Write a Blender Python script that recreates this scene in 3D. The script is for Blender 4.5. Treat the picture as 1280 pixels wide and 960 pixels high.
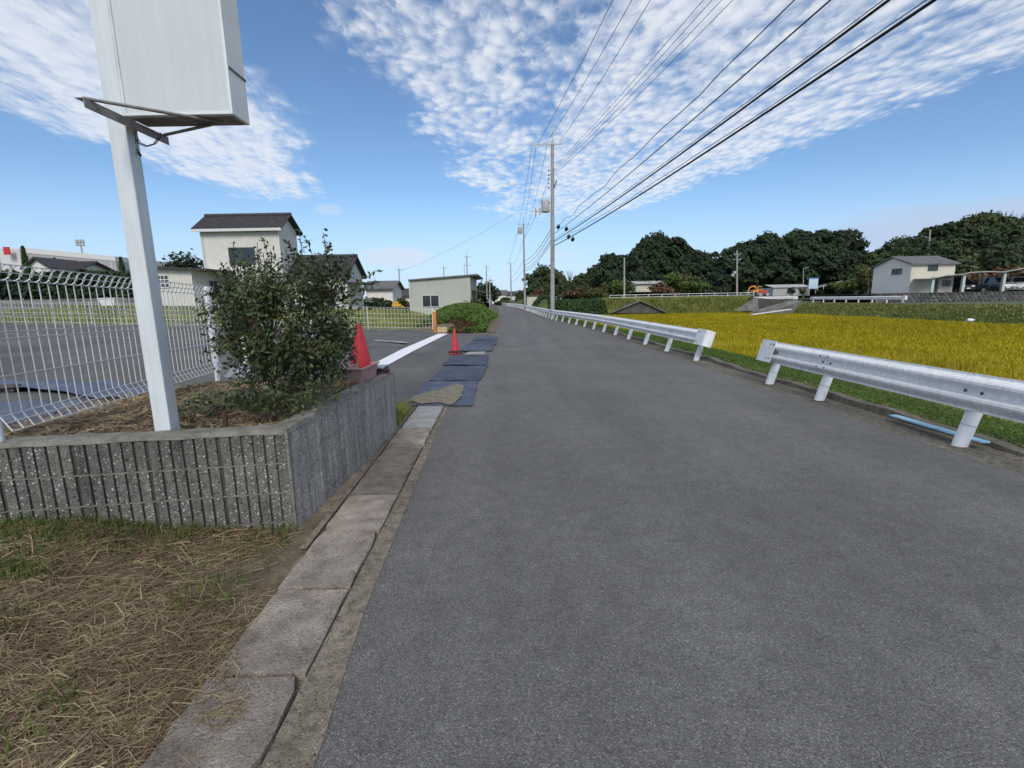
import bpy, bmesh, math, random
import numpy as np
from mathutils import Vector, Matrix
R = math.radians
for o in list(bpy.data.objects): bpy.data.objects.remove(o, do_unlink=True)
SC = bpy.context.scene
COL = SC.collection
# ------------------------------------------------------------------ camera
F, H = 590.0, 1.45                       # focal length in photo pixels (1280 wide), eye height
PITCH, ROLL = math.atan(105 / 590.0), R(1.0)
fw = np.array([0, math.cos(PITCH), -math.sin(PITCH)])
rt0 = np.array([1.0, 0, 0]); up0 = np.cross(rt0, fw)
rt = math.cos(ROLL) * rt0 - math.sin(ROLL) * up0
up = math.sin(ROLL) * rt0 + math.cos(ROLL) * up0
cd = bpy.data.cameras.new('camera'); cam = bpy.data.objects.new('camera', cd); COL.objects.link(cam)
M3 = Matrix(((rt[0], up[0], -fw[0]), (rt[1], up[1], -fw[1]), (rt[2], up[2], -fw[2])))
cam.matrix_world = Matrix.Translation((0, 0, H)) @ M3.to_4x4()
cd.sensor_width = 36; cd.lens = 36 * F / 1280; cd.clip_start = 0.05; cd.clip_end = 9000
SC.camera = cam
SC.cycles.max_bounces = 6; SC.cycles.diffuse_bounces = 3; SC.cycles.glossy_bounces = 2
SC.render.resolution_x, SC.render.resolution_y = 1024, 768
def ray(x, y): return fw + rt * ((x - 640) / F) - up * ((y - 480) / F)
def G(x, y, z=0.0):                      # the point of a level surface seen at a photo pixel
    d = ray(x, y); return Vector(np.array([0, 0, H]) + d * ((z - H) / d[2]))
def D(x, y, Y):                          # the point at distance Y down the road seen at a photo pixel
    d = ray(x, y); return Vector(np.array([0, 0, H]) + d * (Y / d[1]))
# ------------------------------------------------------------------ view, world, sun
SC.view_settings.view_transform = 'Standard'; SC.view_settings.look = 'None'
SC.view_settings.exposure = 0.24; SC.view_settings.gamma = 1.0
SUN_EL, SUN_AZ = R(42), R(176)           # azimuth clockwise from +Y: behind the camera
W = bpy.data.worlds.new('World'); SC.world = W; W.use_nodes = True
nt = W.node_tree; nt.nodes.clear()
class NG:
    """small helper for node graphs"""
    def __init__(s, t): s.t = t
    def n(s, k, **kw):
        x = s.t.nodes.new(k)
        for a, b in kw.items(): setattr(x, a, b)
        return x
    def l(s, a, b): s.t.links.new(a, b)
    def put(s, v, sock):
        if hasattr(v, 'links'): s.l(v, sock)
        elif v is not None: sock.default_value = v
    def m(s, op, a, b=None, c=None, clamp=False):
        x = s.n('ShaderNodeMath', operation=op, use_clamp=clamp)
        for i, v in enumerate((a, b, c)): s.put(v, x.inputs[i])
        return x.outputs[0]
    def ss(s, v, lo, hi):                # smoothstep
        x = s.n('ShaderNodeMapRange', interpolation_type='SMOOTHSTEP')
        s.put(v, x.inputs[0]); x.inputs[1].default_value = lo; x.inputs[2].default_value = hi
        return x.outputs[0]
    def noise(s, vec, scale, detail=5, rough=.55, dist=0):
        x = s.n('ShaderNodeTexNoise'); s.put(vec, x.inputs['Vector'])
        x.inputs['Scale'].default_value = scale; x.inputs['Detail'].default_value = detail
        x.inputs['Roughness'].default_value = rough; x.inputs['Distortion'].default_value = dist
        return x.outputs[0]
    def ramp(s, v, cols):
        x = s.n('ShaderNodeValToRGB'); s.put(v, x.inputs[0]); e = x.color_ramp.elements
        while len(e) < len(cols): e.new(.5)
        for i, (p, c) in enumerate(cols): e[i].position = p; e[i].color = tuple(c) + (1,)
        return x.outputs[0]
    def mix(s, f, a, b, mode='MIX'):
        x = s.n('ShaderNodeMix', data_type='RGBA', blend_type=mode)
        s.put(f, x.inputs[0])
        for v, i in ((a, 6), (b, 7)):
            if isinstance(v, tuple): v = v + (1,) if len(v) == 3 else v
            s.put(v, x.inputs[i])
        return x.outputs[2]
    def comb(s, x=0, y=0, z=0):
        c = s.n('ShaderNodeCombineXYZ'); s.put(x, c.inputs[0]); s.put(y, c.inputs[1]); s.put(z, c.inputs[2]); return c.outputs[0]
g = NG(nt)
sky = g.n('ShaderNodeTexSky', sky_type='NISHITA', sun_disc=False, sun_elevation=SUN_EL, sun_rotation=SUN_AZ,
          altitude=60, air_density=1.0, dust_density=0.1, ozone_density=3.0)
bg = g.n('ShaderNodeBackground'); g.l(g.mix(1.0, sky.outputs[0], (.84, .94, 1.02), 'MULTIPLY'), bg.inputs[0]); bg.inputs[1].default_value = 0.114
tc = g.n('ShaderNodeTexCoord'); sp = g.n('ShaderNodeSeparateXYZ'); g.l(tc.outputs['Generated'], sp.inputs[0])
X, Y, Z = sp.outputs
zc = g.m('MAXIMUM', Z, 0.03)
u = g.m('DIVIDE', X, zc); v = g.m('DIVIDE', Y, zc)
wv = g.comb(u, v, 0)
warp = g.noise(wv, 1.7, 3, .5); wu = g.m('ADD', u, g.m('MULTIPLY', g.m('SUBTRACT', warp, .5), 0.9))
# altocumulus sheet: two broad streets that run away from the viewer
e1 = g.ss(g.m('SUBTRACT', wu, g.m('MULTIPLY_ADD', v, .115, -.86)), -.14, .26)
e2 = g.ss(g.m('SUBTRACT', g.m('MULTIPLY_ADD', v, -.26, 3.05), wu), -.05, .40)
gap = g.ss(g.m('ABSOLUTE', g.m('SUBTRACT', wu, g.m('MULTIPLY_ADD', v, .02, .10))), .03, .20)
mc = g.m('MULTIPLY', g.m('MULTIPLY', g.m('MULTIPLY', e1, e2), g.m('MULTIPLY_ADD', gap, .45, .55)), g.ss(v, 7.2, 5.2))
e3 = g.ss(g.m('ADD', wu, 2.55), -.15, .35)
e4 = g.ss(g.m('SUBTRACT', g.m('MULTIPLY_ADD', v, -.25, -.50), wu), -.15, .35)
ml = g.m('MULTIPLY', g.m('MULTIPLY', e3, e4), g.ss(v, 5.4, 3.6))
pn = g.noise(g.comb(u, g.m('MULTIPLY', v, .62), 0), 17.0, 7, .66, .3)
pw = g.n('ShaderNodeVectorMath', operation='ADD'); g.l(g.comb(u, g.m('MULTIPLY', v, .62), 0), pw.inputs[0]); g.l(g.comb(g.m('MULTIPLY', pn, .10), g.m('MULTIPLY', warp, .25), 0), pw.inputs[1])
pv = g.n('ShaderNodeTexVoronoi', feature='SMOOTH_F1'); g.l(pw.outputs[0], pv.inputs['Vector']); pv.inputs['Scale'].default_value = 15.5; pv.inputs['Smoothness'].default_value = .35
puff = g.m('ADD', g.m('MULTIPLY', pn, .70), g.m('MULTIPLY', g.m('SUBTRACT', .78, pv.outputs['Distance']), .40))
puff2 = g.noise(g.comb(g.m('MULTIPLY', u, 1.0), g.m('MULTIPLY', v, .5), 3), 3.2, 4, .55, .3)
fibr = g.noise(g.comb(g.m('ADD', g.m('MULTIPLY', u, 1.0), g.m('MULTIPLY', v, .28)), g.m('MULTIPLY', v, .22), 7), 7.0, 6, .6, .5)
cden = g.m('ADD', g.m('MULTIPLY', puff, .62), g.m('MULTIPLY', puff2, .38))
sheet = g.ss(g.m('ADD', cden, g.m('MULTIPLY', g.m('SUBTRACT', mc, 1.0), .25)), .245, .62)
sheet = g.m('MULTIPLY', sheet, g.ss(mc, .02, .30))
ldn = g.m('ADD', g.m('MULTIPLY', fibr, .68), g.m('MULTIPLY', puff, .32))
left = g.m('MULTIPLY', g.ss(g.m('ADD', ldn, g.m('MULTIPLY', g.m('SUBTRACT', ml, 1.0), .22)), .20, .55), g.m('MULTIPLY', g.ss(ml, .02, .35), .96))
far = g.noise(wv, 2.0, 4)
# low clouds near the horizon, placed by bearing and elevation
az = g.m('ARCTAN2', X, Y); el = g.m('ARCSINE', Z)
nl = g.noise(g.comb(g.m('MULTIPLY', az, 5.0), g.m('MULTIPLY', el, 22.0), 0), 2.2, 6, .6)
low = None
def blob(px, py, wx, wy, gain, lo=.35, hi=.75):
    d = ray(px, py); d = d / np.linalg.norm(d)
    a0, b0 = math.atan2(d[0], d[1]), math.asin(d[2])
    ax = g.m('DIVIDE', g.m('SUBTRACT', az, a0), wx / F); ex = g.m('DIVIDE', g.m('SUBTRACT', el, b0), wy / F)
    r2 = g.m('ADD', g.m('MULTIPLY', ax, ax), g.m('MULTIPLY', ex, ex))
    k = g.m('SUBTRACT', 1.0, r2, clamp=True)
    return g.m('MULTIPLY', g.ss(g.m('ADD', g.m('MULTIPLY', k, .62), g.m('MULTIPLY', nl, .5)), lo, hi), gain)
b1 = blob(496, 321, 62, 16, .72, .40, .80)
b2 = blob(412, 262, 20, 9, .35, .40, .80)
b4 = blob(700, 318, 40, 10, .30, .40, .85)
bR = blob(1250, 283, 210, 34, .75, .36, .85)
bR2 = blob(1130, 305, 120, 18, .5, .36, .85)
whites = g.m('MAXIMUM', g.m('MAXIMUM', b1, b2), b4)
cl = g.m('MAXIMUM', g.m('MULTIPLY', sheet, .84), g.m('MULTIPLY', left, .84))
bw = g.n('ShaderNodeBackground'); g.l(g.ramp(cden, [(.3, (.74, .80, .90)), (.62, (.87, .90, .95))]), bw.inputs[0]); bw.inputs[1].default_value = .86
bw2 = g.n('ShaderNodeBackground'); bw2.inputs[0].default_value = (.60, .65, .76, 1); bw2.inputs[1].default_value = 1.0
bgR = g.n('ShaderNodeBackground'); bgR.inputs[0].default_value = (.43, .50, .66, 1); bgR.inputs[1].default_value = 1.0
def mixs(f, a, b):
    x = g.n('ShaderNodeMixShader'); g.l(f, x.inputs[0]); g.l(a, x.inputs[1]); g.l(b, x.inputs[2]); return x.outputs[0]
hor = g.ss(Z, .01, .10)
bv = g.n('ShaderNodeBackground'); bv.inputs[0].default_value = (.43, .57, .79, 1)      # thin distant veil above the horizon
s0 = mixs(g.m('MULTIPLY', g.ss(Z, .22, .0), .80), bg.outputs[0], bv.outputs[0])
s1 = mixs(g.m('MULTIPLY', cl, hor), s0, bw.outputs[0])
s2 = mixs(whites, s1, bw2.outputs[0])
s3 = mixs(g.m('MAXIMUM', bR, bR2), s2, bgR.outputs[0])
wo = g.n('ShaderNodeOutputWorld'); g.l(s3, wo.inputs[0])
sd = bpy.data.lights.new('sun', 'SUN'); sd.energy = 2.1; sd.angle = R(22); sd.color = (1, .955, .89)
sun = bpy.data.objects.new('sun', sd); COL.objects.link(sun)
sv = Vector((math.sin(SUN_AZ) * math.cos(SUN_EL), math.cos(SUN_AZ) * math.cos(SUN_EL), math.sin(SUN_EL)))
sun.rotation_euler = sv.to_track_quat('Z', 'Y').to_euler(); sun.location = (0, -20, 40)

# ------------------------------------------------------------------ materials
def new_mat(name):
    m = bpy.data.materials.new(name); m.use_nodes = True; t = m.node_tree; t.nodes.clear(); q = NG(t)
    b = q.n('ShaderNodeBsdfPrincipled'); o = q.n('ShaderNodeOutputMaterial'); q.l(b.outputs[0], o.inputs[0])
    return m, q, b
def pm(name, cols, scale=5, rough=.8, bump=0, bscale=40, rnd=0, detail=6, metal=0, stretch=None, spec=.4, isl=0, big=0, streak=0, transl=0, spk=0):
    m, q, b = new_mat(name)
    tcn = q.n('ShaderNodeTexCoord'); vec = tcn.outputs['Object']
    if stretch:
        mp = q.n('ShaderNodeMapping'); q.l(vec, mp.inputs[0]); mp.inputs['Scale'].default_value = stretch; vec = mp.outputs[0]
    if rnd:
        oi0 = q.n('ShaderNodeObjectInfo'); r0 = q.m('MULTIPLY', oi0.outputs['Random'], 37.0)
        ad = q.n('ShaderNodeVectorMath', operation='ADD'); q.l(vec, ad.inputs[0]); q.l(q.comb(r0, r0, r0), ad.inputs[1]); vec = ad.outputs[0]
    if len(cols) == 1: cols = [(0, cols[0]), (1, cols[0])]
    n = q.noise(vec, scale, detail, .6)
    c = q.ramp(n, cols)
    if big:
        n2 = q.noise(tcn.outputs['Object'], scale * .13, 4)
        c = q.mix(1.0, c, q.ramp(n2, [(.3, (1 - big,) * 3), (.7, (1 + big * .4,) * 3)]), 'MULTIPLY')
    if spk:
        c = q.mix(1.0, c, q.ramp(q.noise(tcn.outputs['Object'], 120, 4, .8), [(.36, (.40, .37, .34)), (.46, (1, 1, 1)), (.56, (1, 1, 1)), (.66, (1.8, 1.75, 1.65))]), 'MULTIPLY')
    if streak:
        mp = q.n('ShaderNodeMapping'); q.l(tcn.outputs['Object'], mp.inputs[0]); mp.inputs['Scale'].default_value = (9, 9, .7)
        n3 = q.noise(mp.outputs[0], 3, 5)
        c = q.mix(1.0, c, q.ramp(n3, [(.35, (1 - streak,) * 3), (.6, (1, 1, 1))]), 'MULTIPLY')
    if rnd or isl:
        h = q.n('ShaderNodeHueSaturation'); q.l(c, h.inputs['Color'])
        if rnd:
            oi = q.n('ShaderNodeObjectInfo'); r = oi.outputs['Random']; k = rnd
        else:
            ge = q.n('ShaderNodeNewGeometry'); r = ge.outputs['Random Per Island']; k = isl
        q.l(q.m('MULTIPLY_ADD', r, 2 * k, 1 - k), h.inputs['Value'])
        if isl: q.l(q.m('MULTIPLY_ADD', r, .05, .475), h.inputs['Hue'])
        c = h.outputs[0]
    q.l(c, b.inputs['Base Color']); b.inputs['Roughness'].default_value = rough; b.inputs['Metallic'].default_value = metal
    b.inputs['Specular IOR Level'].default_value = spec
    if transl:
        try:
            b.inputs['Subsurface Weight'].default_value = 0
            tr = q.n('ShaderNodeBsdfTranslucent'); q.l(c, tr.inputs[0]); mx = q.n('ShaderNodeMixShader'); mx.inputs[0].default_value = transl
            q.l(b.outputs[0], mx.inputs[1]); q.l(tr.outputs[0], mx.inputs[2])
            o = [x for x in m.node_tree.nodes if x.type == 'OUTPUT_MATERIAL'][0]; q.l(mx.outputs[0], o.inputs[0])
        except Exception: pass
    if bump:
        bn = q.n('ShaderNodeBump'); bn.inputs['Strength'].default_value = bump; bn.inputs['Distance'].default_value = .02
        q.l(q.noise(tcn.outputs['Object'], bscale, 6, .65), bn.inputs['Height']); q.l(bn.outputs[0], b.inputs['Normal'])
    return m
def gr(a, t=(1, 1, 1)): return (a * t[0], a * t[1], a * t[2])
def asphalt(name, base, stain=.20):
    m, q, b = new_mat(name); tcn = q.n('ShaderNodeTexCoord'); vec = tcn.outputs['Object']
    vo = q.n('ShaderNodeTexVoronoi'); q.l(vec, vo.inputs['Vector']); vo.inputs['Scale'].default_value = 205
    s = q.n('ShaderNodeSeparateColor'); q.l(vo.outputs['Color'], s.inputs[0])
    agg = q.ramp(s.outputs[0], [(0, gr(base * .55)), (.45, gr(base * .98)), (.88, gr(base * 1.2)), (.985, gr(base * 2.0, (1, .98, .93)))])
    n1 = q.noise(vec, .55, 6, .6); n2 = q.noise(vec, 7, 5, .7)
    mp = q.n('ShaderNodeMapping'); q.l(vec, mp.inputs[0]); mp.inputs['Scale'].default_value = (1.1, .06, 1)
    n3 = q.noise(mp.outputs[0], 1.6, 4, .5)
    c = q.mix(1.0, agg, q.ramp(n1, [(.3, gr(1 - stain)), (.7, gr(1.12))]), 'MULTIPLY')
    c = q.mix(1.0, c, q.ramp(n2, [(.25, gr(.78)), (.7, gr(1.1))]), 'MULTIPLY')
    c = q.mix(1.0, c, q.ramp(n3, [(.3, gr(.86)), (.7, gr(1.10))]), 'MULTIPLY')
    # hairline cracks
    vc = q.n('ShaderNodeTexVoronoi', feature='DISTANCE_TO_EDGE'); vc.inputs['Scale'].default_value = .42
    dn = q.noise(vec, 3.2, 5, .6)
    av = q.n('ShaderNodeVectorMath', operation='ADD'); q.l(vec, av.inputs[0]); q.l(q.comb(dn, dn, 0), av.inputs[1]); q.l(av.outputs[0], vc.inputs['Vector'])
    cr = q.m('MULTIPLY', q.ss(vc.outputs[0], .006, .0015), q.ss(q.noise(vec, .9, 3), .57, .66))
    c = q.mix(q.m('MULTIPLY', cr, .55), c, gr(base * .25)); c = q.mix(1.0, c, (1.03, 1.0, .955), 'MULTIPLY')
    q.l(c, b.inputs['Base Color']); b.inputs['Roughness'].default_value = .82; b.inputs['Specular IOR Level'].default_value = .35
    bn = q.n('ShaderNodeBump'); bn.inputs['Strength'].default_value = .55; bn.inputs['Distance'].default_value = .006
    q.l(q.m('ADD', q.m('MULTIPLY', vo.outputs['Distance'], -1.0), q.m('MULTIPLY', n2, .6)), bn.inputs['Height']); q.l(bn.outputs[0], b.inputs['Normal'])
    return m
def aggregate(name, base, chip, tint, scale=62, chips=.24):
    m, q, b = new_mat(name); tcn = q.n('ShaderNodeTexCoord'); vec = tcn.outputs['Object']
    oi = q.n('ShaderNodeObjectInfo'); r_ = q.m('MULTIPLY', oi.outputs['Random'], 37.0)
    ad = q.n('ShaderNodeVectorMath', operation='ADD'); q.l(vec, ad.inputs[0]); q.l(q.comb(r_, r_, r_), ad.inputs[1]); vec = ad.outputs[0]
    wz = q.n('ShaderNodeTexNoise'); q.l(vec, wz.inputs['Vector']); wz.inputs['Scale'].default_value = scale * .9; wz.inputs['Detail'].default_value = 3
    wd = q.n('ShaderNodeVectorMath', operation='MULTIPLY_ADD'); q.l(wz.outputs['Color'], wd.inputs[0]); wd.inputs[1].default_value = (1.3 / scale,) * 3; q.l(vec, wd.inputs[2])
    vo = q.n('ShaderNodeTexVoronoi'); q.l(wd.outputs[0], vo.inputs['Vector']); vo.inputs['Scale'].default_value = scale; vo.inputs['Randomness'].default_value = 1
    s = q.n('ShaderNodeSeparateColor'); q.l(vo.outputs['Color'], s.inputs[0])
    n = q.noise(vec, 22, 7, .75); ps = q.n('ShaderNodeNewGeometry').outputs['Position']; nb = q.noise(ps, 1.3, 5, .6)
    c = q.ramp(n, [(.25, gr(base * .55, tint)), (.55, gr(base, tint)), (.8, gr(base * 1.35, tint))])
    shape = q.ss(q.m('ADD', vo.outputs['Distance'], q.m('MULTIPLY', q.noise(vec, 90, 3), .3)), .60, .42)
    cw = q.m('MULTIPLY', shape, q.m('LESS_THAN', s.outputs[0], chips)); cb = q.m('MULTIPLY', shape, q.m('GREATER_THAN', s.outputs[0], .86))
    c = q.mix(q.m('MULTIPLY', cb, .75), c, (.03, .03, .032))
    c = q.mix(q.m('MULTIPLY', cw, .85), c, q.ramp(s.outputs[1], [(0, gr(chip * .6, (1, .95, .85))), (1, gr(chip))]))
    c = q.mix(1.0, c, q.ramp(nb, [(.3, gr(.62)), (.65, gr(1.12))]), 'MULTIPLY')
    mp = q.n('ShaderNodeMapping'); q.l(ps, mp.inputs[0]); mp.inputs['Scale'].default_value = (7, 7, .5)
    c = q.mix(1.0, c, q.ramp(q.noise(mp.outputs[0], 2.2, 5), [(.33, gr(.62)), (.55, gr(1))]), 'MULTIPLY')
    q.l(c, b.inputs['Base Color']); b.inputs['Roughness'].default_value = .9; b.inputs['Specular IOR Level'].default_value = .25
    bn = q.n('ShaderNodeBump'); bn.inputs['Strength'].default_value = .8; bn.inputs['Distance'].default_value = .012
    q.l(q.m('ADD', q.m('MULTIPLY', n, 1.2), q.m('MULTIPLY', shape, .5)), bn.inputs['Height']); q.l(bn.outputs[0], b.inputs['Normal'])
    return m
M = {}
M['asphalt'] = asphalt('asphalt', .137)
M['lot'] = asphalt('lot_asphalt', .125, .35)
M['slab'] = pm('slab_concrete', [(.25, (.15, .125, .10)), (.5, (.30, .255, .215)), (.75, (.44, .385, .33))], 6.5, .92, .9, 75, rnd=.34, big=.4, spk=1)
M['slab_new'] = pm('slab_concrete_pale', [(.3, (.25, .245, .235)), (.7, (.36, .355, .34))], 8, .9, .3, 60, rnd=.1)
M['edging'] = aggregate('edging_concrete', .27, .55, (1, .85, .64), 95, .22)
M['kerb'] = aggregate('kerb_concrete', .20, .45, (1, .88, .68), 70, .16)
M['concrete'] = pm('weathered_concrete', [(.25, (.10, .098, .09)), (.55, (.21, .205, .19)), (.8, (.30, .29, .27))], 1.2, .9, .3, 20, streak=.5, rnd=.12)
M['bank_concrete'] = pm('dark_bank_concrete', [(.25, (.05, .048, .042)), (.55, (.115, .11, .095)), (.8, (.19, .18, .16))], .9, .92, .3, 12, streak=.5)
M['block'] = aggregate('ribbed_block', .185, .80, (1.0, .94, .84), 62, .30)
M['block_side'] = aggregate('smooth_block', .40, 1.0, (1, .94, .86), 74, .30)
M['mortar'] = pm('mortar', [(.3, (.15, .14, .115)), (.7, (.30, .28, .235))], 20, .95, .6, 80)
M['cap'] = pm('cap_mortar', [(.25, (.12, .11, .09)), (.5, (.24, .225, .19)), (.8, (.33, .31, .27))], 9, .95, .9, 50, big=.3)
M['soil'] = pm('dry_soil', [(.25, (.075, .055, .035)), (.5, (.15, .115, .075)), (.8, (.26, .205, .14))], 6, .95, 1.0, 40)
M['sand'] = pm('sandy_soil', [(.25, (.12, .09, .058)), (.5, (.235, .185, .125)), (.8, (.36, .30, .22))], 8, .95, 1.0, 60)
M['bed'] = pm('bed_soil', [(.25, (.045, .034, .023)), (.5, (.115, .088, .06)), (.8, (.23, .185, .13))], 9, .95, 1.0, 45)
M['ground'] = pm('ground_grass', [(.25, (.035, .05, .014)), (.5, (.07, .095, .025)), (.8, (.14, .14, .05))], 1.2, .95, .8, 8)
M['bankgrass'] = pm('bank_grass', [(.25, (.10, .12, .03)), (.5, (.19, .20, .055)), (.8, (.29, .27, .09))], .9, .95, .8, 10, big=.3)
M['paddy'] = pm('paddy_soil', [(.3, (.12, .10, .03)), (.7, (.22, .17, .03))], 3, .95, .5, 20)
M['rice'] = pm('rice_ears', [(.3, (.32, .265, .004)), (.55, (.41, .335, .005)), (.8, (.50, .41, .012))], .35, .75, 0, isl=.22, transl=.3, big=.14)
M['weed'] = pm('weed_leaf', [(.3, (.045, .085, .013)), (.55, (.095, .155, .024)), (.8, (.17, .22, .042))], 1.3, .7, isl=.38, transl=.3)
M['bankweed'] = pm('bank_weed', [(.3, (.15, .18, .04)), (.55, (.27, .28, .07)), (.8, (.42, .40, .14))], .5, .75, isl=.38, transl=.25)
M['crop'] = pm('dark_crop_leaf', [(.3, (.02, .045, .010)), (.7, (.045, .085, .018))], .5, .7, isl=.3, transl=.25)
M['straw'] = pm('dry_straw', [(.25, (.12, .082, .047)), (.5, (.25, .18, .105)), (.8, (.42, .32, .195))], 1.6, .85, isl=.6, transl=.15)
M['greenblade'] = pm('green_blade', [(.3, (.045, .085, .012)), (.7, (.12, .17, .03))], 3, .7, isl=.35, transl=.3)
M['twig'] = pm('twig_bark', [(.3, (.06, .045, .03)), (.7, (.17, .135, .095))], 20, .9, .5, 60)
M['bark'] = pm('tree_bark', [(.3, (.05, .04, .03)), (.7, (.13, .11, .085))], 6, .95, .8, 30)
M['shrubleaf'] = pm('glossy_shrub_leaf', [(.3, (.022, .036, .012)), (.55, (.058, .085, .024)), (.85, (.14, .155, .045))], 3.5, .48, isl=.45, spec=.45, transl=.15)
M['wood_dark'] = pm('dark_forest_leaf', [(.3, (.010, .021, .008)), (.55, (.022, .040, .012)), (.72, (.040, .058, .017)), (.85, (.075, .085, .026))], .17, .75, isl=.50)
M['wood_mid'] = pm('mixed_forest_leaf', [(.3, (.016, .030, .009)), (.55, (.035, .055, .014)), (.70, (.075, .088, .021)), (.85, (.13, .12, .03))], .16, .75, isl=.50)
M['leaf_light'] = pm('light_leaf', [(.3, (.05, .085, .018)), (.7, (.12, .16, .035))], .6, .7, isl=.35, transl=.25)
M['leaf_olive'] = pm('olive_leaf', [(.3, (.055, .06, .018)), (.7, (.13, .125, .035))], .6, .7, isl=.35, transl=.25)
M['leaf_rust'] = pm('rust_leaf', [(.3, (.075, .042, .02)), (.7, (.17, .10, .045))], .6, .75, isl=.35, transl=.2)
M['conifer'] = pm('conifer_leaf', [(.3, (.022, .05, .012)), (.7, (.06, .11, .022))], 1.5, .75, isl=.35, transl=.15)
M['white_metal'] = pm('white_painted_steel', [(.25, (.55, .56, .57)), (.5, (.72, .73, .74)), (.8, (.80, .80, .80))], 3, .45, .08, 30, big=.12)
M['rail_white'] = pm('worn_white_rail', [(.2, (.58, .57, .56)), (.38, (.76, .755, .75)), (.6, (.84, .835, .83)), (.85, (.88, .875, .87))], 2.6, .42, .1, 25, stretch=(1, .5, 2.2), streak=.20)
M['wire_white'] = pm('white_wire', [(.72, .73, .71)], 3, .5)
M['sign_face'] = pm('sign_panel', [(.3, (.57, .605, .60)), (.7, (.62, .655, .65))], 1.4, .35, 0, big=.06, streak=.05)
M['sign_frame'] = pm('sign_frame', [(.3, (.66, .665, .64)), (.7, (.76, .765, .74))], 5, .4)
M['post_grey'] = pm('post_pale_grey', [(.3, (.60, .63, .65)), (.7, (.70, .73, .75))], 2.5, .45, .05, 30, streak=.08)
M['angle_steel'] = pm('rusty_galvanised', [(.3, (.16, .13, .12)), (.7, (.34, .32, .31))], 12, .6, .2, 50, metal=.3)
M['steel'] = pm('galvanised', [(.3, (.32, .33, .34)), (.7, (.48, .49, .50))], 6, .5, metal=.4)
M['rust'] = pm('rust', [(.3, (.045, .022, .016)), (.7, (.10, .045, .03))], 14, .9, .4, 60)
M['bolt'] = pm('bolt_steel', [(.10, .10, .105)], 5, .5, metal=.6)
M['black'] = pm('black_rubber', [(.3, (.012, .012, .012)), (.7, (.03, .03, .03))], 12, .7)
M['cable'] = pm('cable_black', [(.012, .012, .014)], 3, .5)
M['cable2'] = pm('conductor_grey', [(.06, .062, .068)], 3, .5)
M['cone'] = pm('cone_red', [(.3, (.50, .025, .04)), (.7, (.62, .045, .06))], 6, .5, big=.15)
M['mat_blue'] = pm('blue_mat', [(.25, (.045, .054, .08)), (.5, (.066, .082, .125)), (.8, (.13, .14, .165))], 5, .85, .5, 120, rnd=.2, big=.3)
M['mud'] = pm('dried_mud', [(.25, (.12, .10, .07)), (.5, (.20, .175, .125)), (.8, (.29, .25, .18))], 9, .95, .8, 70)
M['line'] = pm('white_line_paint', [(.2, (.42, .42, .43)), (.36, (.74, .75, .77)), (.8, (.80, .81, .82))], 5, .7, .2, 60)
M['line_worn'] = pm('worn_line_paint', [(.3, (.13, .13, .13)), (.55, (.30, .30, .30)), (.75, (.55, .55, .55))], 4, .8, .2, 60)
M['tarp'] = pm('blue_tarp', [(.25, (.04, .05, .08)), (.5, (.075, .095, .15)), (.8, (.15, .165, .20))], 2.5, .6, .8, 9)
M['pink'] = pm('pink_plastic', [(.3, (.36, .20, .19)), (.7, (.50, .31, .29))], 8, .6)
M['darkred'] = pm('dark_plum_plastic', [(.3, (.05, .018, .024)), (.7, (.10, .04, .05))], 8, .6)
M['greyplastic'] = pm('grey_plastic', [(.3, (.22, .235, .26)), (.7, (.33, .345, .37))], 8, .5)
M['plank_blue'] = pm('light_blue_plank', [(.2, (.16, .26, .34)), (.45, (.30, .52, .68)), (.8, (.50, .68, .78))], 5, .7, .2, 40)
M['clad_white'] = pm('cream_siding', [(.3, (.63, .61, .555)), (.7, (.70, .68, .625))], .7, .7, streak=.10)
M['clad_grey'] = pm('pale_grey_siding', [(.3, (.72, .68, .62)), (.7, (.80, .76, .70))], .7, .7, streak=.10)
M['clad_green'] = pm('sage_siding', [(.3, (.40, .42, .36)), (.7, (.48, .495, .43))], .5, .7, streak=.10)
M['clad_cream'] = pm('cream_wall', [(.3, (.56, .52, .42)), (.7, (.63, .59, .48))], .5, .75, streak=.12)
M['tile'] = pm('dark_roof_tile', [(.3, (.026, .024, .026)), (.7, (.065, .06, .062))], 3, .6, rnd=.15)
M['roof_grey'] = pm('grey_roof', [(.3, (.09, .088, .088)), (.7, (.16, .155, .155))], 1.5, .7)
M['roof_white'] = pm('pale_canopy_sheet', [(.3, (.34, .35, .34)), (.7, (.48, .49, .47))], 1.2, .6, streak=.2)
M['factory'] = pm('factory_grey', [(.3, (.34, .32, .32)), (.7, (.42, .40, .40))], .08, .8, streak=.1)
M['factory_top'] = pm('factory_top_band', [(.62, .60, .585)], .1, .8)
M['glass'] = pm('window_glass', [(.3, (.015, .022, .026)), (.7, (.035, .045, .05))], 1.2, .12, spec=.6)
M['frame_dark'] = pm('window_frame_dark', [(.10, .10, .10)], 2, .5)
M['frame_pale'] = pm('window_frame_pale', [(.62, .62, .60)], 2, .5)
M['pole'] = pm('pole_concrete', [(.3, (.30, .285, .265)), (.7, (.44, .425, .40))], 1.5, .85, .2, 30, streak=.2)
M['transformer'] = pm('transformer_grey', [(.3, (.33, .335, .34)), (.7, (.44, .445, .45))], 2, .55)
M['porcelain'] = pm('porcelain', [(.6, .6, .58)], 3, .3)
M['stone'] = pm('dark_stone', [(.25, (.035, .034, .034)), (.5, (.085, .082, .08)), (.85, (.19, .185, .18))], 2.4, .9, .8, 6, rnd=.5)
M['orange'] = pm('orange_paint', [(.3, (.50, .17, .03)), (.7, (.66, .27, .06))], 5, .6)
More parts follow.
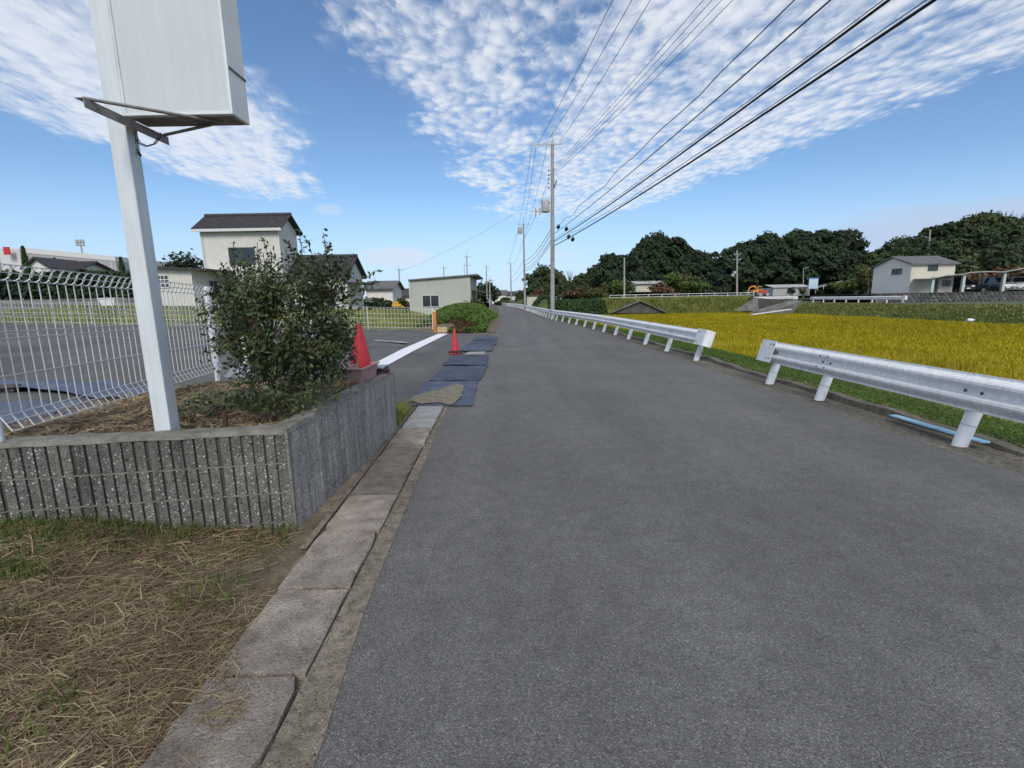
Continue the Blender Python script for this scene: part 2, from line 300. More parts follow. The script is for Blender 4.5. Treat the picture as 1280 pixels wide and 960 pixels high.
M['machine_orange'] = pm('machine_orange', [(.3, (.52, .20, .05)), (.7, (.68, .32, .10))], 2, .55)
M['machine_red'] = pm('machine_red', [(.52, .06, .04)], 2, .5)
M['yellow'] = pm('machine_yellow', [(.62, .34, .03)], 2, .55)
M['beige'] = pm('beige_box', [(.3, (.46, .36, .18)), (.7, (.58, .47, .25))], 5, .8, streak=.1)
M['blue_board'] = pm('pale_blue_board', [(.3, (.36, .52, .68)), (.7, (.52, .66, .78))], .5, .6)
M['red_sign'] = pm('red_sign', [(.52, .035, .045)], 2, .5)
M['white_sign'] = pm('white_sign', [(.72, .72, .72)], 2, .5)
M['car_black'] = pm('car_black', [(.012, .012, .014)], 2, .25, spec=.6)
M['car_navy'] = pm('car_navy', [(.02, .022, .035)], 2, .25, spec=.6)
M['car_silver'] = pm('car_silver', [(.40, .41, .42)], 2, .3, metal=.4)
M['car_white'] = pm('car_white', [(.72, .73, .74)], 2, .3)
M['lamp'] = pm('lamp_lens', [(.65, .66, .68)], 2, .15)
M['tail'] = pm('tail_lens', [(.30, .015, .015)], 2, .2)
M['bag'] = pm('white_bag', [(.75, .75, .75)], 2, .7)
M['hill'] = pm('hill_floor', [(.3, (.015, .024, .008)), (.7, (.04, .05, .016))], .3, .95)
M['green_pillar'] = pm('pale_green_post', [(.46, .53, .48)], 2, .5)
# ------------------------------------------------------------------ builders
class MB:
    """collects boxes, tubes, prisms; build() links them as one mesh object"""
    def __init__(s): s.v = []; s.f = []; s.sm = []
    def add(s, vs, fs, smooth=False):
        k = len(s.v); s.v += [tuple(p) for p in vs]; s.f += [tuple(i + k for i in f) for f in fs]; s.sm += [smooth] * len(fs); return s
    def box(s, c, d, rz=0, m=None):
        x, y, z = d[0] / 2, d[1] / 2, d[2] / 2
        vs = [Vector((a * x, b * y, e * z)) for e in (-1, 1) for a, b in ((-1, -1), (1, -1), (1, 1), (-1, 1))]
        q = m if m is not None else Matrix.Rotation(rz, 3, 'Z')
        return s.add([q @ p + Vector(c) for p in vs], [(3, 2, 1, 0), (4, 5, 6, 7), (0, 1, 5, 4), (1, 2, 6, 5), (2, 3, 7, 6), (3, 0, 4, 7)])
    def bbox(s, a, b):
        return s.box([(a[i] + b[i]) / 2 for i in range(3)], [abs(b[i] - a[i]) for i in range(3)])
    def bar(s, a, b, w, h=None):          # rectangular bar from a to b
        a, b = Vector(a), Vector(b); d = b - a; h = h or w
        q = d.to_track_quat('Y', 'Z').to_matrix()
        return s.box((a + b) / 2, (w, d.length, h), m=q)
    def tube(s, pts, r, n=8, caps=True):
        pts = [Vector(p) for p in pts]; rs = r if isinstance(r, (list, tuple)) else [r] * len(pts)
        vs = []; ref = None
        for i, p in enumerate(pts):
            t = (pts[min(i + 1, len(pts) - 1)] - pts[max(i - 1, 0)]).normalized()
            if ref is None: ref = t.orthogonal().normalized()
            ref = (ref - t * ref.dot(t)); ref = ref.normalized() if ref.length > 1e-6 else t.orthogonal().normalized()
            b = t.cross(ref)
            vs += [p + (ref * math.cos(2 * math.pi * k / n) + b * math.sin(2 * math.pi * k / n)) * rs[i] for k in range(n)]
        fs = [(i * n + k, i * n + (k + 1) % n, (i + 1) * n + (k + 1) % n, (i + 1) * n + k) for i in range(len(pts) - 1) for k in range(n)]
        s.add(vs, fs, n > 5)
        if caps: s.add(vs[:n], [tuple(reversed(range(n)))]); s.add(vs[-n:], [tuple(range(n))])
        return s
    def lathe(s, prof, c=(0, 0, 0), n=20):
        vs = [(c[0] + r * math.cos(2 * math.pi * k / n), c[1] + r * math.sin(2 * math.pi * k / n), c[2] + z) for r, z in prof for k in range(n)]
        fs = [(i * n + k, i * n + (k + 1) % n, (i + 1) * n + (k + 1) % n, (i + 1) * n + k) for i in range(len(prof) - 1) for k in range(n)]
        return s.add(vs, fs, True)
    def prism(s, poly, a, b):             # closed polygon as points(t) callables not needed: poly = list of Vector, swept from offset a to b
        n = len(poly); a, b = Vector(a), Vector(b)
        vs = [Vector(p) + a for p in poly] + [Vector(p) + b for p in poly]
        fs = [(i, (i + 1) % n, n + (i + 1) % n, n + i) for i in range(n)] + [tuple(reversed(range(n))), tuple(range(n, 2 * n))]
        return s.add(vs, fs)
    def quad(s, *p): return s.add(p, [tuple(range(len(p)))])
    def build(s, name, mat, parent=None, bevel=0, loc=None):
        me = bpy.data.meshes.new(name); me.from_pydata(s.v, [], s.f)
        me.polygons.foreach_set('use_smooth', s.sm)
        bm = bmesh.new(); bm.from_mesh(me); bmesh.ops.recalc_face_normals(bm, faces=bm.faces); bm.to_mesh(me); bm.free()
        me.materials.append(M[mat] if isinstance(mat, str) else mat); me.update()
        return link(name, me, parent, bevel, loc)
def link(name, me, parent=None, bevel=0, loc=None):
    o = bpy.data.objects.new(name, me); COL.objects.link(o)
    if loc is not None: o.location = loc
    if parent: o.parent = parent
    if bevel:
        b = o.modifiers.new('bevel', 'BEVEL'); b.width = bevel; b.segments = 2; b.limit_method = 'ANGLE'
    return o
def fast(name, v, f, mat, parent=None):
    """mesh from numpy arrays: v (N,3), f (M,k) all of one size k"""
    v = np.ascontiguousarray(v, np.float32); f = np.ascontiguousarray(f, np.int32); k = f.shape[1]
    me = bpy.data.meshes.new(name); me.vertices.add(len(v)); me.vertices.foreach_set('co', v.ravel())
    me.loops.add(f.size); me.loops.foreach_set('vertex_index', f.ravel())
    me.polygons.add(len(f)); me.polygons.foreach_set('loop_start', np.arange(0, f.size, k, dtype=np.int32))
    me.update(calc_edges=True); me.materials.append(M[mat] if isinstance(mat, str) else mat)
    return link(name, me, parent)
def tag(o, label=None, cat=None, group=None, kind=None):
    for a, b in (('label', label), ('category', cat), ('group', group), ('kind', kind)):
        if b: o[a] = b
    return o
def empty(name, loc=(0, 0, 0), label=None, cat=None, group=None, rz=0):
    o = bpy.data.objects.new(name, None); COL.objects.link(o); o.location = loc; o.rotation_euler[2] = rz; o.empty_display_size = .1
    return tag(o, label, cat, group)
def struct(o): o['kind'] = 'structure'; return o
def unit(a): return a / np.maximum(np.linalg.norm(a, axis=1, keepdims=True), 1e-9)
def leaves(c, nrm, length, width, rng, tilt=.9):
    """diamond leaves at points c, facing about nrm"""
    n = len(c); nr = unit(nrm + rng.normal(0, tilt, (n, 3)))
    t = unit(np.cross(nr, rng.normal(0, 1, (n, 3)))); b = np.cross(nr, t)
    L = (length * rng.uniform(.6, 1.3, n))[:, None]; Wd = (width * rng.uniform(.6, 1.3, n))[:, None]
    v = np.stack([c - t * L, c + b * Wd, c + t * L, c - b * Wd], 1).reshape(-1, 3)
    return v, np.arange(4 * n).reshape(-1, 4)
def blades(p, h, w, rng, lean=.3):
    """upright bent blades (one quad and a tip triangle folded into one 4-gon)"""
    n = len(p); a = rng.uniform(0, 2 * np.pi, n); d = np.stack([np.cos(a), np.sin(a), np.zeros(n)], 1)
    s = np.stack([-np.sin(a), np.cos(a), np.zeros(n)], 1)
    hh = (h * rng.uniform(.6, 1.25, n))[:, None]; ww = (w * rng.uniform(.7, 1.3, n))[:, None]; ln = (rng.uniform(0, lean, n))[:, None]
    up_ = np.array([[0, 0, 1.0]])
    mid = p + up_ * hh * .55 + d * hh * ln * .35; tip = p + up_ * hh * (1 - ln * .25) + d * hh * ln
    v = np.stack([p - s * ww * .5, mid - s * ww * .6, tip, mid + s * ww * .6], 1).reshape(-1, 3)
    return v, np.arange(4 * n).reshape(-1, 4)
def merge(parts):
    vs, fs, k = [], [], 0
    for v, f in parts: vs.append(v); fs.append(f + k); k += len(v)
    return np.concatenate(vs), np.concatenate(fs)
def sstep(x, a, b): t = np.clip((x - a) / (b - a), 0, 1); return t * t * (3 - 2 * t)
def bump2(x, y, s, seed=0):               # cheap smooth noise, about -1..1
    r = np.random.default_rng(seed); o = 0
    for k in range(5):
        a = r.uniform(0, 6.28); f = s * r.uniform(.6, 1.8); o = o + np.sin((x * math.cos(a) + y * math.sin(a)) * f + r.uniform(0, 6.28))
    return o / 3.2

# ------------------------------------------------------------------ road line
ROAD_L = [(-.45, -8), (-.60, -1), (-.70, 1.3), (-.77, 2.0), (-.82, 3.2), (-.92, 5.5), (-.97, 8), (-.99, 13), (-1.02, 22), (-1.26, 40), (-1.5, 60), (-2.1, 85), (-5, 125), (-12, 185), (-30, 270)]
ROAD_R = [(4.05, -8), (4.05, 4), (4.02, 11), (3.90, 19), (3.70, 23.5), (3.25, 29), (2.75, 34), (2.45, 45), (2.05, 60), (1.4, 85), (-1.4, 125), (-8.0, 185), (-26, 270)]
def interp(tab, y): return float(np.interp(y, [p[1] for p in tab], [p[0] for p in tab]))
def roadl(y): return interp(ROAD_L, y)
def roadr(y): return interp(ROAD_R, y)
FX0, FX1, FY1 = 6.3, 32.4, 61.5           # the rice paddy
def lotz(x): return .033 * np.clip(-x - 2.6, 0, 26)
def gz(x, y):
    """ground height"""
    x = np.asarray(x, float); y = np.asarray(y, float)
    yy = np.clip(y, -8, 270)
    rr = np.interp(yy, [p[1] for p in ROAD_R], [p[0] for p in ROAD_R])
    s = x - rr
    left = lotz(x) * sstep(y, 2, 8) * sstep(-y, -70, -24) - .035
    left = left + .16 * sstep(-x, 1.35, 3.2) * sstep(y, -2, 1.2) * sstep(-y, -3.1, -2.9)
    drop = -.52 * sstep(s, .75, 3.3) - .73 * sstep(s, 3.7, 4.4)
    bank = sstep(y, FY1 - .2, FY1 + 3.8) * 2.05
    bankx = sstep(x, FX1 - .3, FX1 + 2.6) * 1.75
    right = drop + np.maximum(bank, bankx) * sstep(s, 1.0, 3.0) - .035
    return np.where(s > .3, right, left)
xs = np.unique(np.concatenate([np.linspace(-1400, -60, 12), np.linspace(-60, -6, 19), np.linspace(-6, -1, 14), np.linspace(-1, 3, 5), np.linspace(3, 9, 31), np.linspace(9, 30, 12), np.linspace(30, 36, 16), np.linspace(36, 90, 10), np.linspace(90, 1600, 12)]))
ys = np.unique(np.concatenate([np.linspace(-400, -10, 6), np.linspace(-10, 10, 24), np.linspace(10, 60, 30), np.linspace(60, 67, 15), np.linspace(67, 150, 12), np.linspace(150, 3500, 14)]))
def grid(name, xs, ys, zf, mat, smooth=True):
    Xg, Yg = np.meshgrid(xs, ys); Zg = zf(Xg, Yg); n, m = Xg.shape
    idx = np.arange(n * m).reshape(n, m)
    f = np.stack([idx[:-1, :-1], idx[:-1, 1:], idx[1:, 1:], idx[1:, :-1]], -1).reshape(-1, 4)
    o = fast(name, np.stack([Xg, Yg, Zg], -1).reshape(-1, 3), f, mat)
    if smooth: o.data.polygons.foreach_set('use_smooth', np.ones(len(f), bool))
    return o
struct(grid('ground', xs, ys, gz, 'ground'))

def strip(name, ys, xl, xr, z, mat, nx=1, parent=None):
    mb = MB()
    for a, b in zip(ys[:-1], ys[1:]):
        for k in range(nx):
            def p(y, t): return (xl(y) + (xr(y) - xl(y)) * t, y, z(xl(y) + (xr(y) - xl(y)) * t, y) if callable(z) else z)
            mb.quad(p(a, k / nx), p(a, (k + 1) / nx), p(b, (k + 1) / nx), p(b, k / nx))
    return mb.build(name, mat, parent)
random.seed(5)
RY = list(np.arange(-8, 12, .12)) + list(np.arange(12, 60, 1)) + list(np.arange(60, 271, 3))
jit = {round(y, 3): random.uniform(-.012, .012) + .02 * math.sin(y * 2.3) for y in RY}
struct(strip('road', RY, lambda y: roadl(y) + jit[round(y, 3)], lambda y: roadr(y) + jit[round(y, 3)] * 1.5, 0.0, 'asphalt', 2))
# ---- right-hand concrete edge below the guardrail
kj = lambda y, k: .03 * math.sin(y * 1.7 + k) + .018 * math.sin(y * 5.3 + 2 * k)
kb = struct(strip('road_edge_concrete', RY, lambda y: roadr(y) - .05, lambda y: roadr(y) + .50 + kj(y, 0), lambda x, y: -.008 + .004 * math.sin(y * 2), 'kerb', 2))
# a low worn upstand behind the posts
mb = MB()
for a, b in zip(RY[:-1], RY[1:]):
    if a > 75: break
    pr = []
    for y in (a, b):
        x0 = roadr(y) + .46 + kj(y, 1) * .5; h = .055 + .02 * math.sin(y * 1.3) + .012 * math.sin(y * 6)
        pr.append([(x0, y, -.03), (x0 + .015, y, h), (x0 + .15, y, h * .95), (x0 + .17, y, -.12)])
    for k in range(3): mb.quad(pr[0][k], pr[0][k + 1], pr[1][k + 1], pr[1][k])
struct(mb.build('kerb_upstand', 'kerb'))
# ---- left edge: concrete edging, gutter and its lids, sandy strip
def sr(y): return -.795 - .0245 * y       # right edge of the lids
def sl(y): return sr(y) - .375
GY = list(np.arange(-3, 6.62, .12)); 
struct(strip('edging_strip', GY, lambda y: sr(y) + .006, lambda y: max(roadl(y) + .05, sr(y) + .03), .004, 'edging'))
gut = struct(strip('gutter', list(np.arange(-3, 22, .5)), lambda y: sl(y) - .10, lambda y: sr(y) + .10, -.022, 'edging'))
joints = [-2.6, -1.95, -1.31, -.68, -.05, .58, 1.21, 1.63, 2.20, 2.82, 3.40, 4.04, 4.68, 5.28, 5.72, 6.16, 6.55]
for i, (a, b) in enumerate(zip(joints[:-1], joints[1:])):
    random.seed(40 + i)
    e = .011; tz = random.uniform(-.004, .004); n = 6
    top = []
    for k in range(n + 1):                # ragged long edges
        y = a + e + (b - a - 2 * e) * k / n
        top.append((y, sl(y) + random.uniform(0, .012) + (.02 if k in (0, n) and random.random() < .5 else 0), sr(y) - random.uniform(0, .010) - (.025 if k in (0, n) and random.random() < .4 else 0)))
    mb = MB()
    for (y0, l0, r0), (y1, l1, r1) in zip(top[:-1], top[1:]):
        z = .012 + tz
        mb.quad((l0, y0, z), (r0, y0, z), (r1, y1, z), (l1, y1, z))
        mb.quad((r0, y0, z), (r0, y0, -.02), (r1, y1, -.02), (r1, y1, z)); mb.quad((l1, y1, z), (l1, y1, -.02), (l0, y0, -.02), (l0, y0, z))
    for (y0, l0, r0) in (top[0], top[-1]): mb.quad((l0, y0, .012 + tz), (r0, y0, .012 + tz), (r0, y0, -.02), (l0, y0, -.02))
    mb.build('gutter_lid', 'slab_new' if i >= 13 else 'slab', gut)
mb = MB(); mb.quad(G(581, 443.3, .01), G(605, 442.6, .01), G(607.5, 439.2, .01), G(586, 439.6, .01)); mb.build('gutter_lid', 'slab_new', gut)
# narrow side kerb of the gutter
struct(strip('gutter_side_strip', list(np.arange(2.6, 6.6, .2)), lambda y: sl(y) - .055, lambda y: sl(y) - .012, .010, 'edging'))
struct(grid('sandy_strip', np.linspace(-1.62, -1.16, 8), np.linspace(2.2, 5.4, 30), lambda x, y: -.012 + .022 * sstep(-x, 1.22, 1.5) + .006 * bump2(x, y, 14, 2), 'sand'))
# dry verge in the lower left
struct(grid('dry_verge', np.linspace(-6, -1.02, 50), np.linspace(-2.5, 3.12, 50),
     lambda x, y: -.02 + .035 * sstep(-x, 1.10, 1.5) + .20 * sstep(-x, 1.35, 3.3) * sstep(y, -2, 1.2) + .012 * bump2(x, y, 6, 4), 'soil'))
# ---- parking lot
def lotl(y): return -24 - y * .05
struct(grid('parking_lot', np.concatenate([np.linspace(-27, -3, 13), [-2.5, -1.6, -1.0]]), np.linspace(4.5, 24.2, 20), lambda x, y: lotz(x) - .006 - .004 * (x > -1.2), 'lot'))
def flat(name, pts, z, mat, parent=None, label=None, cat=None, group=None):
    mb = MB(); mb.quad(*[G(x, y, z) for x, y in pts]); o = mb.build(name, mat, parent)
    return tag(o, label, cat, group)
# painted boundary line: edge points follow the lot surface
mb = MB(); LL = [(463, 456.5), (500, 437.5), (548, 417)]; LR = [(486, 455.5), (518, 438), (560, 417)]
pts = []
for (a, b) in zip(LL, LR): pts.append((G(a[0], a[1], .03), G(b[0], b[1], .02)))
for (a, b), (c, d) in zip(pts[:-1], pts[1:]): mb.quad(a, b, d, c)
struct(mb.build('painted_line', 'line'))
struct(flat('faded_bay_line', [(467, 426), (470, 424.3), (510, 427.5), (509, 429)], .08, 'line_worn'))
mb = MB(); a, b = D(0, 405.5, 19), D(150, 415, 19)
for i in range(1): 
    z0, z1 = lotz(-19.5) + .012, lotz(-12.5) + .012
    mb.quad((-20.5, 18.0, lotz(-20.5) + .004), (-13.2, 16.6, lotz(-13.2) + .004), (-13.2, 16.72, lotz(-13.2) + .004), (-20.5, 18.12, lotz(-20.5) + .004))
struct(mb.build('bay_line', 'line_worn'))

# ------------------------------------------------------------------ block wall
C0 = Vector((-1.405, 2.84, 0)); C1 = Vector((-2.955, 2.625, 0)); dF = (C1 - C0).normalized()   # front run, going left
dS = Vector((.03, 1, 0)).normalized()                                                          # side run, along the road
WT = .662
wall = empty('block_wall', C0, 'low grey L-shaped concrete block wall round the planting bed', 'wall')
def blockmesh(ribs, L=.39, Hh=.188, T=.13):
    pr = []                                # plan outline of the front, x along the run, y = out
    if ribs:
        for k in range(6):
            a = k * L / 6; pr += [(a + .004, 0), (a + L / 6 - .010, 0), (a + L / 6 - .010, -.016), (a + L / 6 + .0035, -.016)]
        pr = [(0, -.016), (.004, -.016)] + pr; pr[-1] = (L, -.016)
    else: pr = [(0, -.004), (.004, 0), (L - .004, 0), (L, -.004)]
    pr2 = [(x, y) for x, y in pr] + [(L, -T), (0, -T)]
    n = len(pr2); vs = [(x, y, 0) for x, y in pr2] + [(x, y, Hh) for x, y in pr2]
    fs = [(i, (i + 1) % n, n + (i + 1) % n, n + i) for i in range(n)] + [tuple(range(n, 2 * n)), tuple(reversed(range(n)))]
    me = bpy.data.meshes.new('block'); me.from_pydata(vs, [], fs)
    bm = bmesh.new(); bm.from_mesh(me); bmesh.ops.recalc_face_normals(bm, faces=bm.faces); bm.to_mesh(me); bm.free()
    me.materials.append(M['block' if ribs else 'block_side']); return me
bmF, bmS = blockmesh(True), blockmesh(False)
random.seed(3)
nF = Vector((dF.y, -dF.x, 0)); nF = nF if nF.y < 0 else -nF
nS = Vector((dS.y, -dS.x, 0)); nS = nS if nS.x > 0 else -nS
def put_block(me, org, d, n, s, z, sx=1.0):
    o = bpy.data.objects.new('block', me); COL.objects.link(o); o.parent = wall
    # local x along d, local y out along n
    out = n; m = Matrix(((d.x * sx, out.x, 0), (d.y * sx, out.y, 0), (0, 0, 1))).to_4x4()
    p = org + d * s + n * random.uniform(-.0015, .0015); m.translation = Vector((p.x - C0.x, p.y - C0.y, z)); o.matrix_local = m
for r in range(4):
    z = WT - .195 * (r + 1)
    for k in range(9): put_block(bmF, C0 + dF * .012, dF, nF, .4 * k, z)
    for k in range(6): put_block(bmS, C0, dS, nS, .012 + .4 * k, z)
mb = MB()
def runbox(o, d, n, a, b, t0, t1, z0, z1):
    P = [o + d * a + n * t0, o + d * b + n * t0, o + d * b + n * t1, o + d * a + n * t1]
    mb.prism([Vector((p.x - C0.x, p.y - C0.y, 0)) for p in P], (0, 0, z0), (0, 0, z1))
runbox(C0, dF, nF, .08, 3.6, -.014, -.11, -.1, WT - .004); mb.build('core', 'bank_concrete', wall); mb = MB()
for r in range(1, 4): runbox(C0, dF, nF, .014, 3.6, -.002, -.013, WT - .195 * r - .0068, WT - .195 * r - .0002)
mb.build('mortar', 'mortar', wall)
mb = MB(); runbox(C0, dS, nS, .02, 2.40, -.0025, -.11, -.1, WT - .004); mb.build('mortar', 'block_side', wall)
# corner pier of smooth concrete
mb = MB(); cp = [Vector((0, 0, 0)), dF * .012 + nF * .0, dF * .10 - nF * .1, dS * .10 - nS * .1, dS * .012]
mb.prism([Vector((.004, -.004, 0)), dF * .014 + nF * .003, dF * .014 - nF * .06, dS * .014 - nS * .06, dS * .014 + nS * .003], (0, 0, -.1), (0, 0, WT)); mb.build('corner', 'cap', wall)
# uneven coping
def coping(o, d, n, L, name):
    rng = np.random.default_rng(8); m = 40; v = []; f = []
    for i in range(m + 1):
        s = L * i / m; j = rng.normal(0, .0025, 4)
        for q, (t, z) in enumerate(((.004, WT - .006), (-.006, WT + .022), (-.125, WT + .026), (-.14, WT - .01))):
            p = o + d * s + n * (t + j[q] * .5); v.append((p.x - C0.x, p.y - C0.y, z + j[q]))
    for i in range(m):
        for q in range(3): f.append((i * 4 + q, i * 4 + q + 1, i * 4 + 5 + q, i * 4 + 4 + q))
    mbc = MB(); mbc.add(v, f); mbc.add(v[-4:], [(0, 1, 2, 3)]); mbc.add(v[:4], [(3, 2, 1, 0)]); return mbc.build(name, 'cap', wall)
coping(C0, dF, nF, 3.6, 'coping'); coping(C0, dS, nS, 2.42, 'coping')
mb = MB(); e = C0 + dS * 2.41; P = [e + nS * .002, e - nS * .13, e - nS * .13 + dS * .02, e + nS * .002 + dS * .02]
mb.prism([Vector((p.x - C0.x, p.y - C0.y, 0)) for p in P], (0, 0, -.1), (0, 0, WT + .015)); mb.build('end_face', 'cap', wall)
# ---- planting bed soil
BEDX0, BEDY1 = -3.75, 5.55
def bedz(x, y): return .612 + .05 * bump2(x, y, 3.0, 9) * .5 + .02 * bump2(x, y, 11, 5) - .10 * sstep(-x, 3.3, 3.8)
def inbed(x, y):
    yf = C0.y + dF.y / dF.x * (x - C0.x); return (y > yf + .10) & (x < C0.x - .1 + (y - C0.y) * .03)
bx = np.linspace(0, 1, 40); by = np.linspace(0, 1, 44)
Ux, Uy = np.meshgrid(bx, by)
def bedmap(uu, vv):
    x = -5.2 + uu * (5.2 + C0.x - .09 + .03 * 2.4 * vv); yf = C0.y + dF.y / dF.x * (x - C0.x) + .09; return x, yf + (5.3 - yf) * vv
bX, bY = bedmap(Ux, Uy); idx = np.arange(bX.size).reshape(bX.shape)
ff = np.stack([idx[:-1, :-1], idx[:-1, 1:], idx[1:, 1:], idx[1:, :-1]], -1).reshape(-1, 4)
bZ = bedz(bX, bY); bZ = np.where(bX < -3.62, np.maximum(bZ - 2.2 * (-3.62 - bX), lotz(bX) - .05), bZ); bZ = np.where(Uy > .99, 0, bZ)
o = struct(fast('planting_bed', np.stack([bX, bY, bZ], -1).reshape(-1, 3), ff, 'bed')); o.data.polygons.foreach_set('use_smooth', np.ones(len(ff), bool))

# ------------------------------------------------------------------ sign
PB = Vector((-2.20, 2.92, 0))
sign = empty('roadside_sign', (PB.x, PB.y, .6), 'tall blank white box sign on pale square post behind the block wall', 'sign')
def rel(p, o): return Vector(p) - o
SO = Vector((PB.x, PB.y, .6))
RZ = R(3)
mb = MB(); mb.box((0, 0, 2.2), (.098, .098, 4.6), RZ); mb.build('post', 'post_grey', sign, .006)
ZB = 0
Yf = 2.885
fl, fr_ = D(157, 144, Yf), D(293, 145.5, Yf)
zb = (fl.z + fr_.z) / 2; w = fr_.x - fl.x; T = .165
bx0, bx1, zt = fl.x, fr_.x, zb + 2.0
mb = MB(); mb.bbox((bx0 - SO.x, Yf - SO.y, zb - .6), (bx1 - SO.x, Yf + T - SO.y, zt - .6)); box = mb.build('cabinet', 'sign_frame', sign, .004)
mb = MB(); mb.bbox((bx0 + .014 - SO.x, Yf - .006 - SO.y, zb + .016 - .6), (bx1 - .016 - SO.x, Yf + .01 - SO.y, zt - .62)); mb.build('face_panel', 'sign_face', box)
mb = MB()                                  # raised frame round the panel
for a, b in (((bx0, zb), (bx0 + .014, zt)), ((bx1 - .016, zb), (bx1, zt)), ((bx0 + .015, zb), (bx1 - .017, zb + .014))):
    mb.bbox((a[0] - SO.x, Yf - .014 - SO.y, a[1] - .6), (b[0] - SO.x, Yf - .001 - SO.y, b[1] - .6))
mb.build('frame', 'white_metal', box, .002)
mb = MB(); mb.bbox((bx1 - SO.x, Yf - .005 - SO.y, zb + .235 - .6), (bx1 + .004 - SO.x, Yf + T - SO.y, zb + .247 - .6)); mb.build('side_seam', 'bolt', box)
mb = MB(); mb.bbox((bx0 + .02 - SO.x, Yf + .02 - SO.y, zb - .003 - .6), (bx1 - .02 - SO.x, Yf + T - .02 - SO.y, zb - .0005 - .6)); mb.build('base_plate', 'angle_steel', box)
mb = MB(); mb.bbox((.02, -.045, zt - 1.02 - .6), (.062, -.01, zt - .85 - .6)); mb.build('hinge', 'angle_steel', box)
zA = zb - .03
A0, A1 = G(99, 122, zA), G(206, 172, zA)
mb = MB(); d = (A1 - A0).normalized(); pn = Vector((d.y, -d.x, 0))
mb.bar(rel(A0, SO), rel(A1, SO), .045, .004); mb.bar(rel(A0, SO) + Vector((0, 0, -.022)) + pn * .02, rel(A1, SO) + Vector((0, 0, -.022)) + pn * .02, .004, .045); mb.build('angle_bracket', 'angle_steel', sign)
AP = G(277, 153, zb - .008)
for a in (A0 + d * .02, A1 - d * .02):
    mb = MB(); mb.tube([rel(a, SO) + Vector((0, 0, .006)), rel(AP, SO)], .009, 8); mb.build('brace', 'angle_steel', sign)
c0 = D(168, 160, 2.95)
mb = MB(); pp = [D(x, y, 2.95) for x, y in ((169, 161), (168, 171), (173, 179), (182, 183), (192, 180), (198, 172), (198, 166))]
mb.tube([rel(p, SO) for p in pp], .0032, 5); mb.tube([rel(p + Vector((.006, .01, .004)), SO) for p in pp[1:]], .0028, 5)
mb.tube([rel(D(x, y, 2.94), SO) for x, y in ((168, 165), (170, 184), (174, 191))], .003, 5); mb.tube([rel(D(x, y, 2.94), SO) for x, y in ((173, 190), (176, 195))], .007, 6); mb.build('cable', 'cable', sign)
mb = MB(); mb.box((-.052, -.02, 1.15), (.002, .02, .02)); mb.build('bolt', 'bolt', sign)

# ------------------------------------------------------------------ near mesh fence on the bed
def mesh_fence(name, pts, zf, h, label, group=None, step=.078, wire=.0037, postr=.03, rows=None, rings=True, foot=True, postmat='white_metal', post_ext=.12, segs=None, kick=.05):
    """welded mesh panels between posts standing at pts (x, y)"""
    root = empty(name, (pts[0][0], pts[0][1], zf(*pts[0])), label, 'fence', group); O = root.location.copy()
    for i, (x, y) in enumerate(pts):
        z = zf(x, y); mb = MB(); mb.tube([Vector((x, y, z - .25)) - O, Vector((x, y, z + h - .02)) - O], postr, 10)
        mb.tube([Vector((x, y, z + h - .02)) - O, Vector((x, y, z + h)) - O], [postr * 1.1, postr * .6], 10); mb.build('post', postmat, root)
    for (a, b) in zip(pts[:-1], pts[1:]):
        A = Vector((a[0], a[1], zf(*a))) - O; B = Vector((b[0], b[1], zf(*b))) - O; d = B - A; L = d.length; n = max(2, int(L / step))
        out = Vector((d.y, -d.x, 0)).normalized(); out = out if (O + A).dot(out) < 0 else -out   # towards the road
        A, B = A + out * postr, B + out * postr; d = B - A
        mb = MB()
        z0 = .08
        for k in range(n + 1):
            p = A + d * (k / n)
            low = [p + out * kick + Vector((0, 0, z0)), p + Vector((0, 0, z0 + .09))] if foot else [p + Vector((0, 0, z0))]
            mb.tube(low + [p + Vector((0, 0, h - (.092 if rings else .02)))], wire, 4, False)
            if rings and k < n:            # rolled triangular top read as rings
                q = A + d * ((k + .5) / n); c = q + Vector((0, 0, h - .048)); rr = (L / n) * .60
                ring = [c + d.normalized() * math.sin(t) * rr - Vector((0, 0, math.cos(t) * .046)) + out * .025 * (1 - math.cos(t)) for t in np.linspace(-2.9, 2.9, 13)]
                mb.tube(ring, wire, 4, False)
        hs = rows if rows else [.17, .40, .62, .66, h - .30, h - .26]
        for z in hs: mb.tube([A + Vector((0, 0, z)), B + Vector((0, 0, z))], wire * 1.05, 4, False)
        if foot:
            for t in (0.0, .55): mb.tube([A + out * kick * (1 - t) + Vector((0, 0, z0 + .09 * t)), B + out * kick * (1 - t) + Vector((0, 0, z0 + .09 * t))], wire, 4, False)
        if rings:
            for zz, t in ((h - .093, 0), (h - .004, .05), (h - .048, .025)): mb.tube([A + out * t + Vector((0, 0, zz)), B + out * t + Vector((0, 0, zz))], wire, 4, False)
        mb.build('wire_panel', 'wire_white', root)
    return root
FZ = .66
mesh_fence('mesh_fence', [(-3.02, 2.68), (-3.56, 5.65)], lambda x, y: FZ - .05 * (y > 4), 1.055, 'near white welded mesh fence with looped top along the planting bed')
mesh_fence('mesh_fence', [(-5.05, 8.9), (-5.2, 11.0), (-5.3, 12.6)], lambda x, y: lotz(x), 1.0, 'lower white mesh fence panels half hidden behind the shrub', step=.085)

